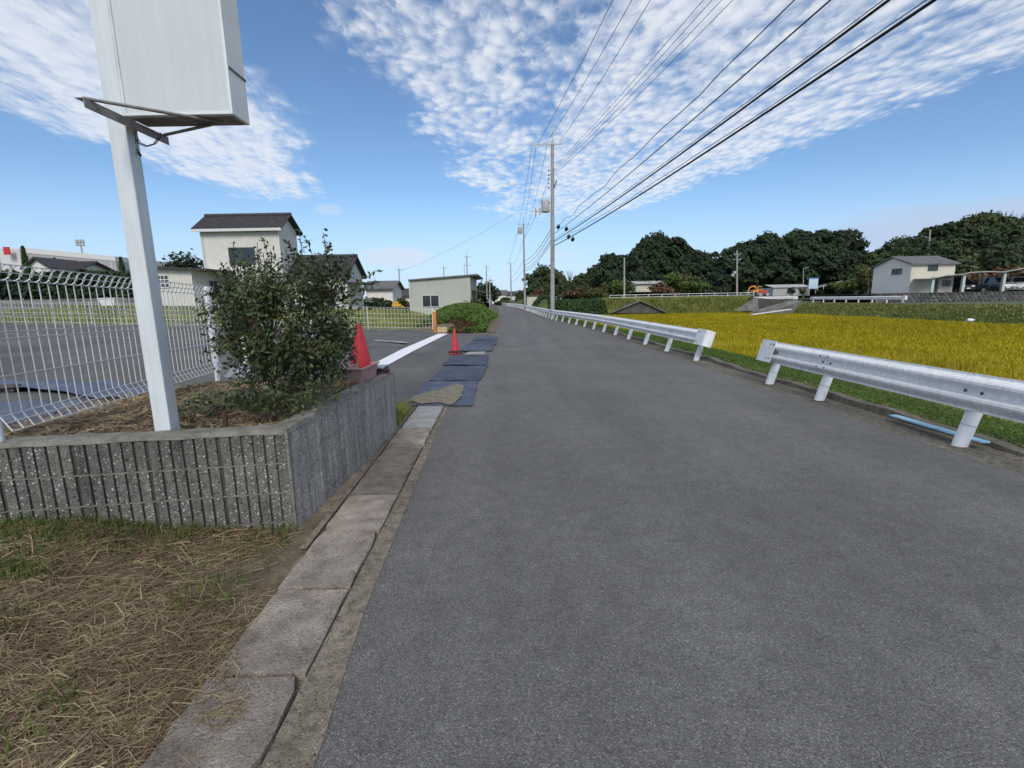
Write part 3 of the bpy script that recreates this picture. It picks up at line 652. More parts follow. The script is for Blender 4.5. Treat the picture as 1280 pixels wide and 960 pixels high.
# ------------------------------------------------------------------ things on the bed
def cone(loc, h, label, r=.125):
    t = empty('traffic_cone', loc, label, 'traffic cone', 'red traffic cones by the lot entrance')
    mb = MB(); mb.lathe([(r, .03), (r * .97, .05), (.030, h - .02), (.026, h), (.016, h + .002), (.014, h - .03)], n=24); mb.build('body', 'cone', t)
    mb = MB(); mb.box((0, 0, .015), (r * 2.7, r * 2.7, .03)); mb.build('base', 'cone', t, .008)
    return t
c = cone(G(569, 442, .006), .68, 'red traffic cone standing alone beside the blue mats', .12)
mb = MB()
for k in range(11):
    a = 2 * math.pi * k / 11; r = .185 + .02 * math.sin(k * 2.1); mb.tube([(r * math.cos(a) * .6, r * math.sin(a) * .6, .045), (r * math.cos(a), r * math.sin(a), .035 + .01 * math.sin(k))], [.055, .03], 7)
mb.build('weight_ring', 'black', c)
cone(Vector((-1.60, 4.98, .60)), .64, 'red traffic cone half hidden behind the shrub', .15)
# pink planter and flat trays on the wall end
o = empty('plastic_planter', (-1.515, 4.72, WT + .02), 'empty pink plastic planter trough on the end of the block wall', 'planter', rz=R(88))
mb = MB(); L0, W0, L1, W1, hh = .22, .07, .25, .095, .15
ring = lambda l, w, z: [(-l, -w, z), (l, -w, z), (l, w, z), (-l, w, z)]
vs = ring(L0, W0, 0) + ring(L1, W1, hh) + ring(L1 - .012, W1 - .012, hh) + ring(L0 - .012, W0 - .012, .02)
fs = [(3, 2, 1, 0)] + [(a + i, a + (i + 1) % 4, a + 4 + (i + 1) % 4, a + 4 + i) for a in (0, 4, 8) for i in range(4)] + [(12, 13, 14, 15)]
mb.add(vs, fs); mb.build('trough', 'pink', o, .004)
mb = MB()
for s in (-1, 1): mb.box((s * (L1 + .004), 0, hh - .008), (.02, 2 * W1 + .024, .016)); mb.box((0, s * (W1 + .004), hh - .008), (2 * L1 - .014, .02, .016))
mb.build('rim', 'pink', o, .003)
o = empty('seed_trays', (-1.46, 5.15, WT + .02), 'stack of dark plum and grey flat trays at the wall end', 'trays', rz=R(8))
mb = MB(); mb.box((0, 0, .012), (.20, .24, .024)); mb.build('tray', 'darkred', o, .004)
mb = MB(); mb.box((.01, .01, .042), (.19, .23, .024), R(6)); mb.build('tray', 'black', o, .004)
mb = MB(); mb.box((-.01, 0, .070), (.17, .22, .020), R(-7)); mb.build('tray', 'greyplastic', o, .005)
o = empty('wash_basin', G(303, 470, .60) , 'grey plastic basin upturned on soil behind the shrub', 'basin')
mb = MB(); mb.lathe([(.005, .10), (.13, .10), (.165, .02), (.18, .02), (.18, .0)], n=24); mb.build('bowl', 'greyplastic', o)
mb = MB(); mb.lathe([(.178, .001), (.192, .004), (.192, .018), (.178, .02)], n=24); mb.build('rim', 'greyplastic', o)
mb = MB(); mb.lathe([(.002, .10), (.013, .10), (.0145, .095), (.0145, -.12)], n=14)
tag(mb.build('pipe_stub', 'rust', None, 0, D(281, 521, 3.03) + Vector((0, 0, -.06))), 'short rusty pipe stub in the bed beside the sign post', 'pipe')

# ---- shrub
rng = np.random.default_rng(11)
SB = np.array([-1.80, 3.50, .62])
shrub = empty('evergreen_shrub', SB, 'bushy dark evergreen shrub growing above the block wall', 'shrub')
ctr = np.array(D(360, 402, 3.55)); rad = np.array([.60, .52, .60])
tb, lv = MB(), []
tr = [SB, SB + [.0, .0, .18], SB + [.02, .01, .35]]
tb.tube([Vector(p - SB) for p in tr], [.050, .042, .036], 10)
hub = tr[-1]
limbs = []
for k in range(11):
    a = k * 2.4; e = ctr + rad * np.array([math.cos(a) * .45, math.sin(a) * .45, -.15 + .4 * (k % 3) / 2])
    m = (hub + e) / 2 + np.array([math.cos(a), math.sin(a), -.2]) * .06; limbs.append((hub, m, e)); tb.tube([Vector(p - SB) for p in (hub - [0, 0, .05 * (k % 3)], m, e)], [.019, .013, .008], 6)
def twig(end, n, root=None, spread=.035):
    i = rng.integers(len(limbs)); st = limbs[i][2] if root is None else root
    if root is None:
        j = np.argmin([np.linalg.norm(l[2] - end) for l in limbs]); st = limbs[j][2] if rng.random() < .7 else limbs[j][1]
    mid = (st + end) / 2 + rng.normal(0, .035, 3) + np.array([0, 0, -.05])
    ts = np.linspace(0, 1, 5); P = [(1 - t) ** 2 * st + 2 * t * (1 - t) * mid + t * t * end for t in ts]
    tb.tube([Vector(p - SB) for p in P], [.0055, .0045, .0035, .0028, .002], 4, False)
    t = rng.uniform(.38, 1.02, n)[:, None]; c = (1 - t) ** 2 * st + 2 * t * (1 - t) * mid + t * t * end + rng.normal(0, spread, (n, 3)) * (1.15 - t * .5)
    lv.append(leaves(c - SB, np.tile([[0, -.1, .6]], (n, 1)) + (c - ctr) * .8, .0205, .0098, rng, .6))
for k in range(345):
    d = rng.normal(0, 1, 3); d /= np.linalg.norm(d); r = rng.uniform(.55, 1.0) ** .6 * (1 + .20 * math.sin(d[0] * 5 + 1) * math.cos(d[2] * 4 + d[1] * 3))
    e = ctr + rad * d * r
    if e[2] < .80: e[2] = .80 + rng.random() * .1
    twig(e, rng.integers(26, 42), None, .045)
for (px, py, dy) in ((374, 288, 0), (384, 300, .05), (404, 290, .05), (412, 305, -.05), (421, 318, 0), (366, 318, .1), (358, 300, .05), (330, 300, 0), (292, 302, .05), (277, 330, 0), (268, 355, .1), (258, 366, -.1), (250, 375, 0), (262, 425, 0), (255, 440, .05),
                    (455, 345, .1), (468, 352, .05), (473, 338, 0), (340, 318, -.1), (320, 316, .1), (437, 335, 0), (300, 320, -.1), (462, 375, 0), (350, 330, .2), (395, 318, .1)):
    e = np.array(D(px, py, 3.52 + dy)); j = np.argmin([np.linalg.norm(l[2] - e) for l in limbs]); twig(e, 40, limbs[j][2], .017)
for (px, py, dy) in ((300, 500, -.2), (315, 510, -.1), (285, 495, 0), (330, 515, -.2), (390, 505, -.1), (410, 495, 0), (430, 480, -.05), (370, 512, -.2), (345, 490, -.3), (400, 480, -.3), (290, 480, .1)):
    e = np.array(D(px, py, 3.4 + dy)); twig(e, 70, np.array(SB) + [0, 0, .15], .05)
tb.build('branches', 'twig', shrub); v, f = merge(lv); fast('foliage', v, f, 'shrubleaf', shrub)

# ---- litter of twigs and dead leaves on the bed
rng = np.random.default_rng(21); n = 4200
uu, vv = rng.random(n), rng.random(n) ** 1.3; x, y = bedmap(.28 + uu * .70, .02 + vv * .9); z = bedz(x, y) + rng.uniform(0, .03, n)
def straws(x, y, z, L, w, rng, tilt=.12, ang=None, bnd=.11):
    n = len(x); a = rng.uniform(0, 2 * np.pi, n) if ang is None else ang; e = rng.normal(0, tilt, n)
    d = np.stack([np.cos(a) * np.cos(e), np.sin(a) * np.cos(e), np.sin(e)], 1); s = np.stack([-np.sin(a), np.cos(a), rng.normal(0, .5, n)], 1); s = unit(s)
    c = np.stack([x, y, z], 1); L = (L * rng.uniform(.35, 1.4, n))[:, None]; w = (w * rng.uniform(.6, 1.5, n))[:, None]
    bend = rng.normal(0, bnd, n)[:, None] * s * L + np.array([[0, 0, 1]]) * (np.abs(rng.normal(0, .05, n))[:, None]) * L
    A, B, Cc = c - d * L / 2, c + bend, c + d * L / 2; sh = s * w / 2
    v = np.stack([A - sh, A + sh, B + sh, B - sh, Cc + sh * .6, Cc - sh * .6], 1).reshape(-1, 3); k = np.arange(n)[:, None] * 6
    f = np.concatenate([k + [0, 1, 2, 3], k + [3, 2, 4, 5]], 1).reshape(-1, 4); return v, f
lit = [straws(x, y, z, .16, .005, rng, .2)]
v, f = merge(lit); tag(fast('dead_twigs', v, f, 'straw'), 'dry twigs and dead stalks littering the planting bed', 'plant litter', kind='stuff')
n = 2600; uu, vv = rng.random(n), rng.random(n); x, y = bedmap(.3 + uu * .68, .02 + vv * .9)
v, f = leaves(np.stack([x, y, bedz(x, y) + .012], 1), np.tile([[0, 0, 1.0]], (n, 1)), .022, .012, rng, .35)
tag(fast('fallen_leaves', v, f, 'straw'), 'brown fallen leaves scattered over the planting bed', 'leaf litter', kind='stuff')
# some low weeds in the bed
n = 900; x, y = bedmap(.62 + rng.random(n) * .3, .05 + rng.random(n) * .5); k = bump2(x, y, 5, 31) > .1; x, y = x[k], y[k]
v, f = leaves(np.stack([x, y, bedz(x, y) + rng.uniform(.01, .10, len(x))], 1), np.tile([[0, -.3, 1.0]], (len(x), 1)), .03, .012, rng, .6)
tag(fast('bed_weeds', v, f, 'shrubleaf'), 'low dark weeds at the foot of the shrub', 'weeds', kind='stuff')

# ---- dry mown grass in the lower left
rng = np.random.default_rng(33)
def vz(x, y): return -.02 + .035 * sstep(-x, 1.10, 1.5) + .20 * sstep(-x, 1.35, 3.3) * sstep(y, -2, 1.2) + .012 * bump2(x, y, 6, 4)
def edge_ok(x, y): return x < sl(y) + .0 - .02 * bump2(x, y, 9, 8) - .13 * sstep(y, 1.95, 2.6) + .20 * sstep(-y, -1.85, -1.45)
n = 90000; x = rng.uniform(-3.9, -.9, n); y = rng.uniform(.75, 2.92, n); yf = C0.y + dF.y / dF.x * (x - C0.x)
k = edge_ok(x, y) & (y < yf - .01) & (bump2(x, y, 2.6, 12) + rng.normal(0, .5, n) > -.75 + .9 * sstep(x, -1.9, -1.3) * sstep(y, 1.9, 2.4)); x, y = x[k], y[k]
ang = np.pi * .16 + rng.normal(0, .65, len(x)) + .5 * bump2(x, y, 2, 3); ang = np.where(rng.random(len(x)) < .35, rng.uniform(0, 6.28, len(x)), ang)
v, f = straws(x, y, vz(x, y) + rng.uniform(0, .028, len(x)), .11, .0023, rng, .13, ang)
tag(fast('dry_mown_grass', v, f, 'straw'), 'matted dry mown grass covering the verge in front of the block wall', 'dry grass', kind='stuff')
n = 900; x = rng.uniform(-3.6, -1.0, n); y = rng.uniform(.8, 2.9, n); yf = C0.y + dF.y / dF.x * (x - C0.x); k = edge_ok(x, y) & (y < yf - .02); x, y = x[k], y[k]
v, f = straws(x, y, vz(x, y) + rng.uniform(.01, .045, len(x)), .20, .0034, rng, .16, None, .05)
tag(fast('loose_straw', v, f, 'straw'), 'long loose straw stalks lying on the dry verge', 'straw', kind='stuff')
n = 34000; x = rng.uniform(-3.8, -1.15, n); y = rng.uniform(.75, 2.86, n); yf = C0.y + dF.y / dF.x * (x - C0.x)
dw = yf - y; k = edge_ok(x, y) & (dw > .015) & ((np.exp(-dw / .16) * (.75 + .7 * bump2(x, y, 3.4, 17)) + .75 * (bump2(x, y, 4.2, 23) > .45) * (dw < .6) * (dw > .1) + .22 * (bump2(x, y, 6, 41) > .62)) > rng.random(n)) ; x, y = x[k], y[k]
v, f = blades(np.stack([x, y, vz(x, y) - .005], 1), .085, .0045, rng, .9)
tag(fast('green_grass', v, f, 'greenblade'), 'green grass tufts along the foot of the block wall', 'grass', kind='stuff')
# tuft at the wall end
n = 1300; x = rng.normal(-1.49, .07, n); y = rng.normal(5.75, .28, n); v, f = blades(np.stack([x, y, np.full(n, -.01)], 1), .15, .006, rng, .9)
h = n // 2
tag(fast('grass_tuft', v, f, 'bankweed'), 'dry yellow-green grass tuft at the end of the block wall', 'grass', kind='stuff')
# grit on the gutter and edging
rng = np.random.default_rng(5); n = 2600; y = rng.uniform(1.2, 6.4, n); t = rng.random(n); x = np.where(t < .45, -.795 - .0245 * y - .38 - np.abs(rng.normal(0, .05, n)), -.795 - .0245 * y + rng.uniform(-.36, .08, n) * (rng.random(n) < .6) + rng.normal(.0, .015, n)); s = rng.uniform(.002, .0055, n)[:, None]
c = np.stack([x, y, .016 + s[:, 0] * .6], 1); q = rng.normal(0, 1, (n, 4, 3)); q = q / np.linalg.norm(q, axis=2, keepdims=True)
v = (c[:, None, :] + q * s[:, None, :]).reshape(-1, 3); k = np.arange(n)[:, None] * 4; f = np.concatenate([k + [0, 1, 2], k + [0, 2, 3], k + [0, 3, 1], k + [1, 3, 2]], 1).reshape(-1, 3)
n2 = 5200; y2 = 1.0 + 22 * rng.random(n2) ** 1.8; side = rng.random(n2) < .45
x2 = np.where(side, np.interp(y2, [p[1] for p in ROAD_L], [p[0] for p in ROAD_L]) + np.abs(rng.normal(0, .16, n2)), np.interp(y2, [p[1] for p in ROAD_R], [p[0] for p in ROAD_R]) - np.abs(rng.normal(0, .18, n2)) + .15)
s2 = rng.uniform(.0015, .005, n2)[:, None] * np.clip(y2 / 5, .8, 2.5)[:, None]; c2 = np.stack([x2, y2, .004 + s2[:, 0] * .5], 1); q2 = rng.normal(0, 1, (n2, 4, 3)); q2 = q2 / np.linalg.norm(q2, axis=2, keepdims=True)
v2 = (c2[:, None, :] + q2 * s2[:, None, :]).reshape(-1, 3); k2 = np.arange(n2)[:, None] * 4; f2 = np.concatenate([k2 + [0, 1, 2], k2 + [0, 2, 3], k2 + [0, 3, 1], k2 + [1, 3, 2]], 1).reshape(-1, 3)
tag(fast('road_grit', v2, f2, 'sand'), 'fine grit gathered along both road edges', 'grit', kind='stuff')
tag(fast('grit', v, f, 'sand'), 'loose grit scattered on the gutter lids', 'grit', kind='stuff')

# ---- blue mats over the gutter at the lot entrance
mats = [([(514, 507), (590, 507), (598, 476.3), (530, 477)], 'nearest blue rubber mat with a big dried mud patch'),
        ([(536, 475.6), (600, 475.4), (610, 457.3), (555, 458)], 'clean large blue rubber mat just beyond the muddy one'),
        ([(553, 456.4), (607.5, 456.2), (611, 444.3), (565, 445)], 'dark blue rubber mat lying in front of the lone cone'),
        ([(574, 439), (615, 439), (617, 431.3), (582, 431.5)], 'blue rubber mat lying just behind the lone cone'),
        ([(585, 431), (620, 430.8), (621, 425.3), (590, 425.6)], 'second blue rubber mat behind the lone cone'),
        ([(591, 425.2), (621, 425), (622.4, 421), (596, 421.3)], 'farthest blue rubber mat at the end of the row')]
for i, (q, lab) in enumerate(mats):
    P = [G(x, y, .016) for x, y in q]; mb = MB(); n = 8; rn = random.Random(i)
    vs = []
    for a in range(n + 1):
        for b in range(n + 1):
            s, t = a / n, b / n; p = (P[0] * (1 - s) + P[1] * s) * (1 - t) + (P[3] * (1 - s) + P[2] * s) * t
            ed = a in (0, n) or b in (0, n); vs.append(p + Vector((rn.uniform(-.012, .012) * ed, rn.uniform(-.012, .012) * ed, rn.uniform(0, .012 if ed else .004))))
    mb.add(vs, [(a * (n + 1) + b, (a + 1) * (n + 1) + b, (a + 1) * (n + 1) + b + 1, a * (n + 1) + b + 1) for a in range(n) for b in range(n)])
    cx = sum((p for p in P), Vector()) / 4
    o = mb.build('rubber_mat', 'mat_blue'); tag(o, lab, 'mat', 'blue mats over the gutter'); s = o.modifiers.new('t', 'SOLIDIFY'); s.thickness = .008
    if i == 0:
        mm = MB(); ol = [(527, 504.5), (548, 503), (566, 506), (577, 495), (580, 482), (571, 479.5), (560, 483), (549, 487), (534, 490), (519, 494), (511, 500)]
        rm = random.Random(9); o2 = []
        for (a, b), (c_, d_) in zip(ol, ol[1:] + ol[:1]):
            for t in np.linspace(0, 1, 7)[:-1]: o2.append((a + (c_ - a) * t + rm.uniform(-1.1, 1.1), b + (d_ - b) * t + rm.uniform(-.6, .6)))
        mm.quad(*[G(x, y, .034) for x, y in o2]); mm.build('mud', 'mud', o)
# ---- blue tarp on the lot, beyond the near fence
rng = np.random.default_rng(2)
def tarp(name, x0, x1, y0, y1, seed, label):
    def zf(x, y): return lotz(x) + .05 + .035 * bump2(x, y, 3.5, seed) + .02 * bump2(x, y, 9, seed + 1)
    o = grid(name, np.linspace(x0, x1, 40), np.linspace(y0, y1, 24), zf, 'tarp')
    r = np.random.default_rng(seed); co = np.empty(len(o.data.vertices) * 3, np.float32); o.data.vertices.foreach_get('co', co); co = co.reshape(-1, 3)
    co[:, 1] += .25 * bump2(co[:, 0], co[:, 0] * 0, 2.2, seed + 4); co[:, 0] += .12 * bump2(co[:, 1], co[:, 1] * 0, 3, seed + 5); o.data.vertices.foreach_set('co', co.ravel())
    s = o.modifiers.new('t', 'SOLIDIFY'); s.thickness = .012
    tag(o, label, 'tarp', 'blue tarps on the lot')
tarp('tarpaulin', -8.2, -4.1, 5.1, 6.4, 3, 'crumpled nearer blue tarp spread on the lot behind the near fence')
tarp('tarpaulin', -9.6, -4.4, 7.0, 7.9, 9, 'crumpled farther blue tarp strip on the lot behind the near fence')
mb = MB(); mb.box((0, 0, .05), (.5, .14, .10)); tag(mb.build('wooden_sleeper', 'bark', None, .01, (-8.0, 7.3, lotz(-8.0))), 'dark timber sleeper lying on the lot at the left edge', 'sleeper')
# ------------------------------------------------------------------ guardrails
WP = [(.0, .004), (.022, .0), (.070, .070), (.088, .080), (.112, .078), (.150, .016), (.175, .008), (.200, .016), (.238, .078), (.262, .080), (.280, .070), (.328, .0), (.350, .004)]
def guardrail(label, path, posts, lean, z=0.0, ends=(True, True), zlow=.36, group='white steel guardrails', rmat='rail_white', pr=.062, detail=True, depth=.5, bolts=True):
    """path: list of (x, y); posts: positions along the path (metres); lean: outward tilt as function of distance"""
    P = [Vector((x, y, 0)) for x, y in path]; cum = [0]
    for a, b in zip(P[:-1], P[1:]): cum.append(cum[-1] + (b - a).length)
    def at(s):
        s2 = min(max(s, 0), cum[-1]); i = max(0, min(len(P) - 2, int(np.searchsorted(cum, s2)) - 1)); t = (s - cum[i]) / max(1e-6, cum[i + 1] - cum[i])
        d = (P[i + 1] - P[i]).normalized(); return P[i] + (P[i + 1] - P[i]) * t, d
    root = empty('guardrail', P[0] + Vector((0, 0, z)), label, 'guardrail', group); O = root.location.copy(); O.z = 0
    def frame(s):
        p, d = at(s); out = Vector((d.y, -d.x, 0)); out = out if out.x > 0 else -out; a = lean(s)
        upv = out * math.sin(a) + Vector((0, 0, math.cos(a))); rd = -out * math.cos(a) + Vector((0, 0, math.sin(a))); return p - O, d, upv, rd
    for s in posts:
        p, d, upv, rd = frame(s); mb = MB(); top = .70
        rs = np.random.default_rng(int(s * 100) + 7)
        mb.tube([p - upv * .2, p + upv * (top - .01), p + upv * top], [pr, pr, pr * .7], 14 if detail else 8)
        po = mb.build('post', 'white_metal', root)
        if detail:
            mb = MB(); mb.tube([p + upv * .205, p + upv * .212], pr + .0015, 14, False); mb.build('band', 'steel', po)
            mb = MB(); mb.tube([p + Vector((0, 0, -.002)), p + Vector((0, 0, .004))], [pr * 1.5, pr * 1.35], 12); mb.build('socket', 'kerb', po)
        mb = MB(); q = p + upv * (zlow + .175); mb.bar(q, q + rd * (pr + .022), .06, .09); mb.build('bracket', 'white_metal', root)
    n = max(2, int(cum[-1] / (.5 if cum[-1] < 20 else 1.0))); off = pr + .012; mb = MB(); vs = []
    for i in range(n + 1):
        p, d, upv, rd = frame(cum[-1] * i / n)
        for h, w in WP: vs.append(p + upv * (zlow + h) + rd * (off + w))
    k = len(WP)
    mb.add(vs, [(i * k + j, i * k + j + 1, (i + 1) * k + j + 1, (i + 1) * k + j) for i in range(n) for j in range(k - 1)], False)
    ro = mb.build('rail', rmat, root); so = ro.modifiers.new('t', 'SOLIDIFY'); so.thickness = .005; so.offset = 0
    for e, on in ((0, ends[0]), (1, ends[1])):
        if not on: continue
        s0 = 0 if e == 0 else cum[-1]; sg = 1 if e == 0 else -1
        p, d, upv, rd = frame(s0); d = d * sg
        pts = [(.34, .093), (.0, .093), (-.10, .085), (-.135, .055), (-.145, 0), (-.145, -.09), (-.13, -.12), (-.05, -.125)]
        ins = [(a + (.008 if a < -.02 else 0), b + (-.008 if b > 0 else .008)) for a, b in pts]
        mb = MB(); kx = len(pts)
        rows = [[p + d * a + rd * (off + b) + upv * (zlow - .006 + hh) for a, b in pts] for hh in (0, .362)]
        mb.add(rows[0] + rows[1], [(i, i + 1, kx + i + 1, kx + i) for i in range(kx - 1)])
        te = mb.build('terminal', rmat, root); so = te.modifiers.new('t', 'SOLIDIFY'); so.thickness = .006
        if bolts:
            for a in (.22, .30):
                for hh in (.06, .29): q = p + d * a + rd * (off + .098) + upv * (zlow + hh); mb = MB(); mb.tube([q, q + rd * .008], [.014, .010], 8); mb.build('bolt', 'bolt', te)
    if bolts and detail:
        for s in posts:
            for ds in (-.08, .08):
                p, d, upv, rd = frame(s + ds)
                if abs(s - 1.55) < .01:
                    for hh, w in ((.10, .082), (.25, .082)): q = p + upv * (zlow + hh) + rd * (off + w); MB().tube([q, q + rd * .012], [.013, .009], 8).build('bolt', 'bolt', root)
                if 0 < s + ds < cum[-1] and s < 20:
                    q = p + upv * (zlow + .175) + rd * (off + .010); mb = MB(); mb.tube([q, q + rd * .012], [.019, .013], 8); mb.build('bolt', 'bolt', root)
    return root
RX = 4.28
near = [(RX, 7.98), (RX - .0, 5.0), (RX, -4.0)]
guardrail('nearest white guardrail section at the right beside the blue plank', near, [.26, 1.55, 3.64, 5.7, 7.8, 9.8], lambda s: .27, ends=(True, False), zlow=.345)
# splice bolts of the near section are on the rail at the second post
def railx(y): return roadr(y) + .24
py = [10.55] + list(np.arange(12, 66, 1.5)) + list(np.arange(66, 150, 4))
path = [(railx(y), y) for y in py]
L = sum(math.dist(a, b) for a, b in zip(path[:-1], path[1:]))
guardrail('long white guardrail running down the right road edge past the poles', path, [.27 + 2.0 * k for k in range(int(L / 2))], lambda s: max(.16, .30 - s * .004), ends=(True, False))

# blue plank on the kerb
a, b = G(1116, 519, .06), G(1232, 553, .075)
mb = MB(); mb.bar(a, b, .095, .016); tag(mb.build('plank', 'plank_blue', None, .003), 'light blue weathered plank on the kerb behind the near guardrail', 'plank')

# ------------------------------------------------------------------ verge, paddy
rng = np.random.default_rng(77)
def scatter_road(n, y0, y1, s0, s1, p=1.6):
    y = y0 + (y1 - y0) * rng.random(n) ** p; r = np.interp(y, [q[1] for q in ROAD_R], [q[0] for q in ROAD_R]); s = s0 + (s1 - s0) * rng.random(n); return r + s, y, s
x, y, s = scatter_road(130000, 2.2, 62, .62, 4.1)
k = (bump2(x, y, 2.4, 6) + rng.normal(0, .6, len(x)) > -.9); x, y = x[k], y[k]
d = np.clip(y / 12, .7, 3)
c = np.stack([x, y, gz(x, y) + rng.uniform(.0, .09, len(x))], 1)
v, f = leaves(c, np.tile([[-.2, -.5, .8]], (len(x), 1)), .028 * d, .014 * d, rng, .7)
tag(fast('verge_weeds', v, f, 'weed'), 'low green weeds on the slope between guardrail and paddy', 'weeds', kind='stuff')
x, y, s = scatter_road(26000, 2.2, 55, .60, 3.7); d = np.clip(y / 10, .8, 3)
v, f = blades(np.stack([x, y, gz(x, y)], 1), .13 * d ** .3, .005 * d, rng, .8)
tag(fast('verge_grass', v, f, 'greenblade'), 'green grass blades on the slope below the guardrail', 'grass', kind='stuff')
x, y, s = scatter_road(5000, 2.2, 45, .50, .95); v, f = straws(x, y, gz(x, y) + .03, .14, .006, rng, .25)
tag(fast('verge_straw', v, f, 'straw'), 'dead straw along the kerb behind the guardrail', 'straw', kind='stuff')
# canopy sheet under the ears, then ears and leaves
def ricetop(x, y): return -.60 + .028 * bump2(x, y, 1.1, 3) + .02 * bump2(x, y, 4.3, 5) - .10 * (np.abs(y - 38 - .02 * x) < .22)
struct(grid('paddy_ground', np.linspace(FX0 - .3, FX1, 12), np.linspace(2, FY1, 20), lambda x, y: gz(x, y) * 0 - 1.22 + .0 * x, 'paddy'))
def ricex0(y): return np.interp(y, [q[1] for q in ROAD_R], [q[0] for q in ROAD_R]) + 3.30 + .035 * np.clip(y - 6, 0, 20)
o = grid('rice_mass', np.linspace(0, 1, 60), np.linspace(2.5, FY1, 130), lambda x, y: ricetop(x * 26 + 6, y) - .12, 'rice')
co = np.empty(len(o.data.vertices) * 3, np.float32); o.data.vertices.foreach_get('co', co); co = co.reshape(-1, 3); x0 = ricex0(co[:, 1]); co[:, 0] = x0 + co[:, 0] * (FX1 - x0); o.data.vertices.foreach_set('co', co.ravel())
tag(o, 'solid lower growth of the ripe golden rice field', 'rice', kind='stuff')
n = 230000; y = 2.6 + (FY1 - 2.8) * rng.random(n) ** 1.25; t = rng.random(n) ** 1.2; x0 = ricex0(y); x = x0 + t * (FX1 - x0)
k = (np.hypot(x, y) > 6) & (np.abs(x) < y * 1.35 + 3); x, y = x[k], y[k]; dd = np.clip(np.hypot(x, y) / 11, .9, 4.2)
zb_ = ricetop(x, y) - .22; v, f = blades(np.stack([x, y, zb_], 1), .27, .010 * dd, rng, 1.1)
tag(fast('rice_ears', v, f, 'rice'), 'dense drooping golden ears of the ripe rice field', 'rice', kind='stuff')
# front face of the stand
n = 26000; y = 2.6 + 58 * rng.random(n) ** 1.6; x = ricex0(y) + rng.normal(0, .10, n); dd = np.clip(y / 11, .8, 3)
v, f = blades(np.stack([x, y, np.full(n, -1.22)], 1), .62, .011 * dd, rng, .5)
tag(fast('rice_stalks', v, f, 'rice'), 'outer stalks of the rice stand along the verge', 'rice', kind='stuff')

# ------------------------------------------------------------------ far bank behind the paddy
rng = np.random.default_rng(91)
n = 26000; x = rng.uniform(5, 33, n); y = rng.uniform(FY1 - .2, FY1 + 7, n); v, f = blades(np.stack([x, y, gz(x, y)], 1), .5, .05, rng, .7)
left_side = x < D(762, 385, FY1).x
cv, cf = leaves(np.stack([x[left_side], y[left_side], gz(x, y)[left_side] + rng.uniform(0, .5, left_side.sum())], 1), np.tile([[0, -.5, .7]], (left_side.sum(), 1)), .22, .11, rng, .7)
tag(fast('bank_crop', cv, cf, 'crop'), 'dark green leafy crop on the bank left of the culvert', 'crop', kind='stuff')
xr, yr = x[~left_side], y[~left_side]; v, f = blades(np.stack([xr, yr, gz(xr, yr)], 1), .75, .055, rng, .8)
tag(fast('bank_reeds', v, f, 'bankweed'), 'tall yellow green grass on the bank behind the paddy', 'grass', kind='stuff')
# more crop behind the bank left of the wood
n = 24000; x = rng.uniform(2.5, 17, n); y = rng.uniform(67, 98, n); k = x > np.interp(y, [q[1] for q in ROAD_R], [q[0] for q in ROAD_R]) + 1.6; x, y = x[k], y[k]
cv, cf = leaves(np.stack([x, y, np.maximum(gz(x, y), .2) + rng.uniform(0, .75, len(x)) * (.6 + .4 * bump2(x, y, .5, 2))], 1), np.tile([[0, -.5, .7]], (len(x), 1)), .24, .12, rng, .7)
tag(fast('field_crop', cv, cf, 'crop'), 'dark green field crop behind the guardrail near the main pole', 'crop', kind='stuff')
# right-hand bank between paddy and upper lane
n = 16000; y = rng.uniform(14, 62, n); x = rng.uniform(FX1 - .2, FX1 + 2.4, n); v, f = blades(np.stack([x, y, gz(x, y)], 1), .22, .045, rng, .9)
tag(fast('lane_bank_grass', v, f, 'bankweed'), 'rough grass on the bank below the upper lane', 'grass', kind='stuff')
# culvert wing walls: low concrete gable shape in the bank
o = empty('culvert_headwall', (14, FY1 + .2, -1), 'low triangular dark concrete culvert headwall in the grassy bank', 'headwall')
P = [D(763, 391.5, FY1 + .1), D(800, 376.5, FY1 + .1), D(818, 385, FY1 + .1), D(834, 391.5, FY1 + .1)]; O = Vector(o.location)
mb = MB(); mb.prism([p - O for p in P], (0, 0, 0), (0, 2.5, 0)); mb.build('wing_wall', 'bank_concrete', o)
mb = MB(); mb.bar(P[0] - O + Vector((0, -.05, .05)), P[1] - O + Vector((0, -.05, .05)), .5, .12); mb.bar(P[1] - O + Vector((0, -.05, .05)), P[3] - O + Vector((0, -.05, .05)), .5, .12); mb.build('capping', 'concrete', o)
# pipe fence on top of the bank
def pipe_fence(label, A, B, n, h, mat='white_metal', rails=(.95, .5), r=.04):
    A, B = Vector(A), Vector(B); o = empty('pipe_fence', A, label, 'fence')
    for k in range(n + 1):
        p = (B - A) * (k / n); mb = MB(); mb.tube([p - Vector((0, 0, .3)), p + Vector((0, 0, h))], r * 1.2, 6); mb.build('post', mat, o)
    for q in rails:
        mb = MB(); mb.tube([Vector((0, 0, h * q)), B - A + Vector((0, 0, h * q))], r, 6); mb.build('rail', mat, o)
    return o
YF = FY1 + 7.2
pipe_fence('white pipe fence along the top of the bank before the wood', D(762, 374.5, YF), D(942, 371, YF), 11, .62, rails=(.96, .45))
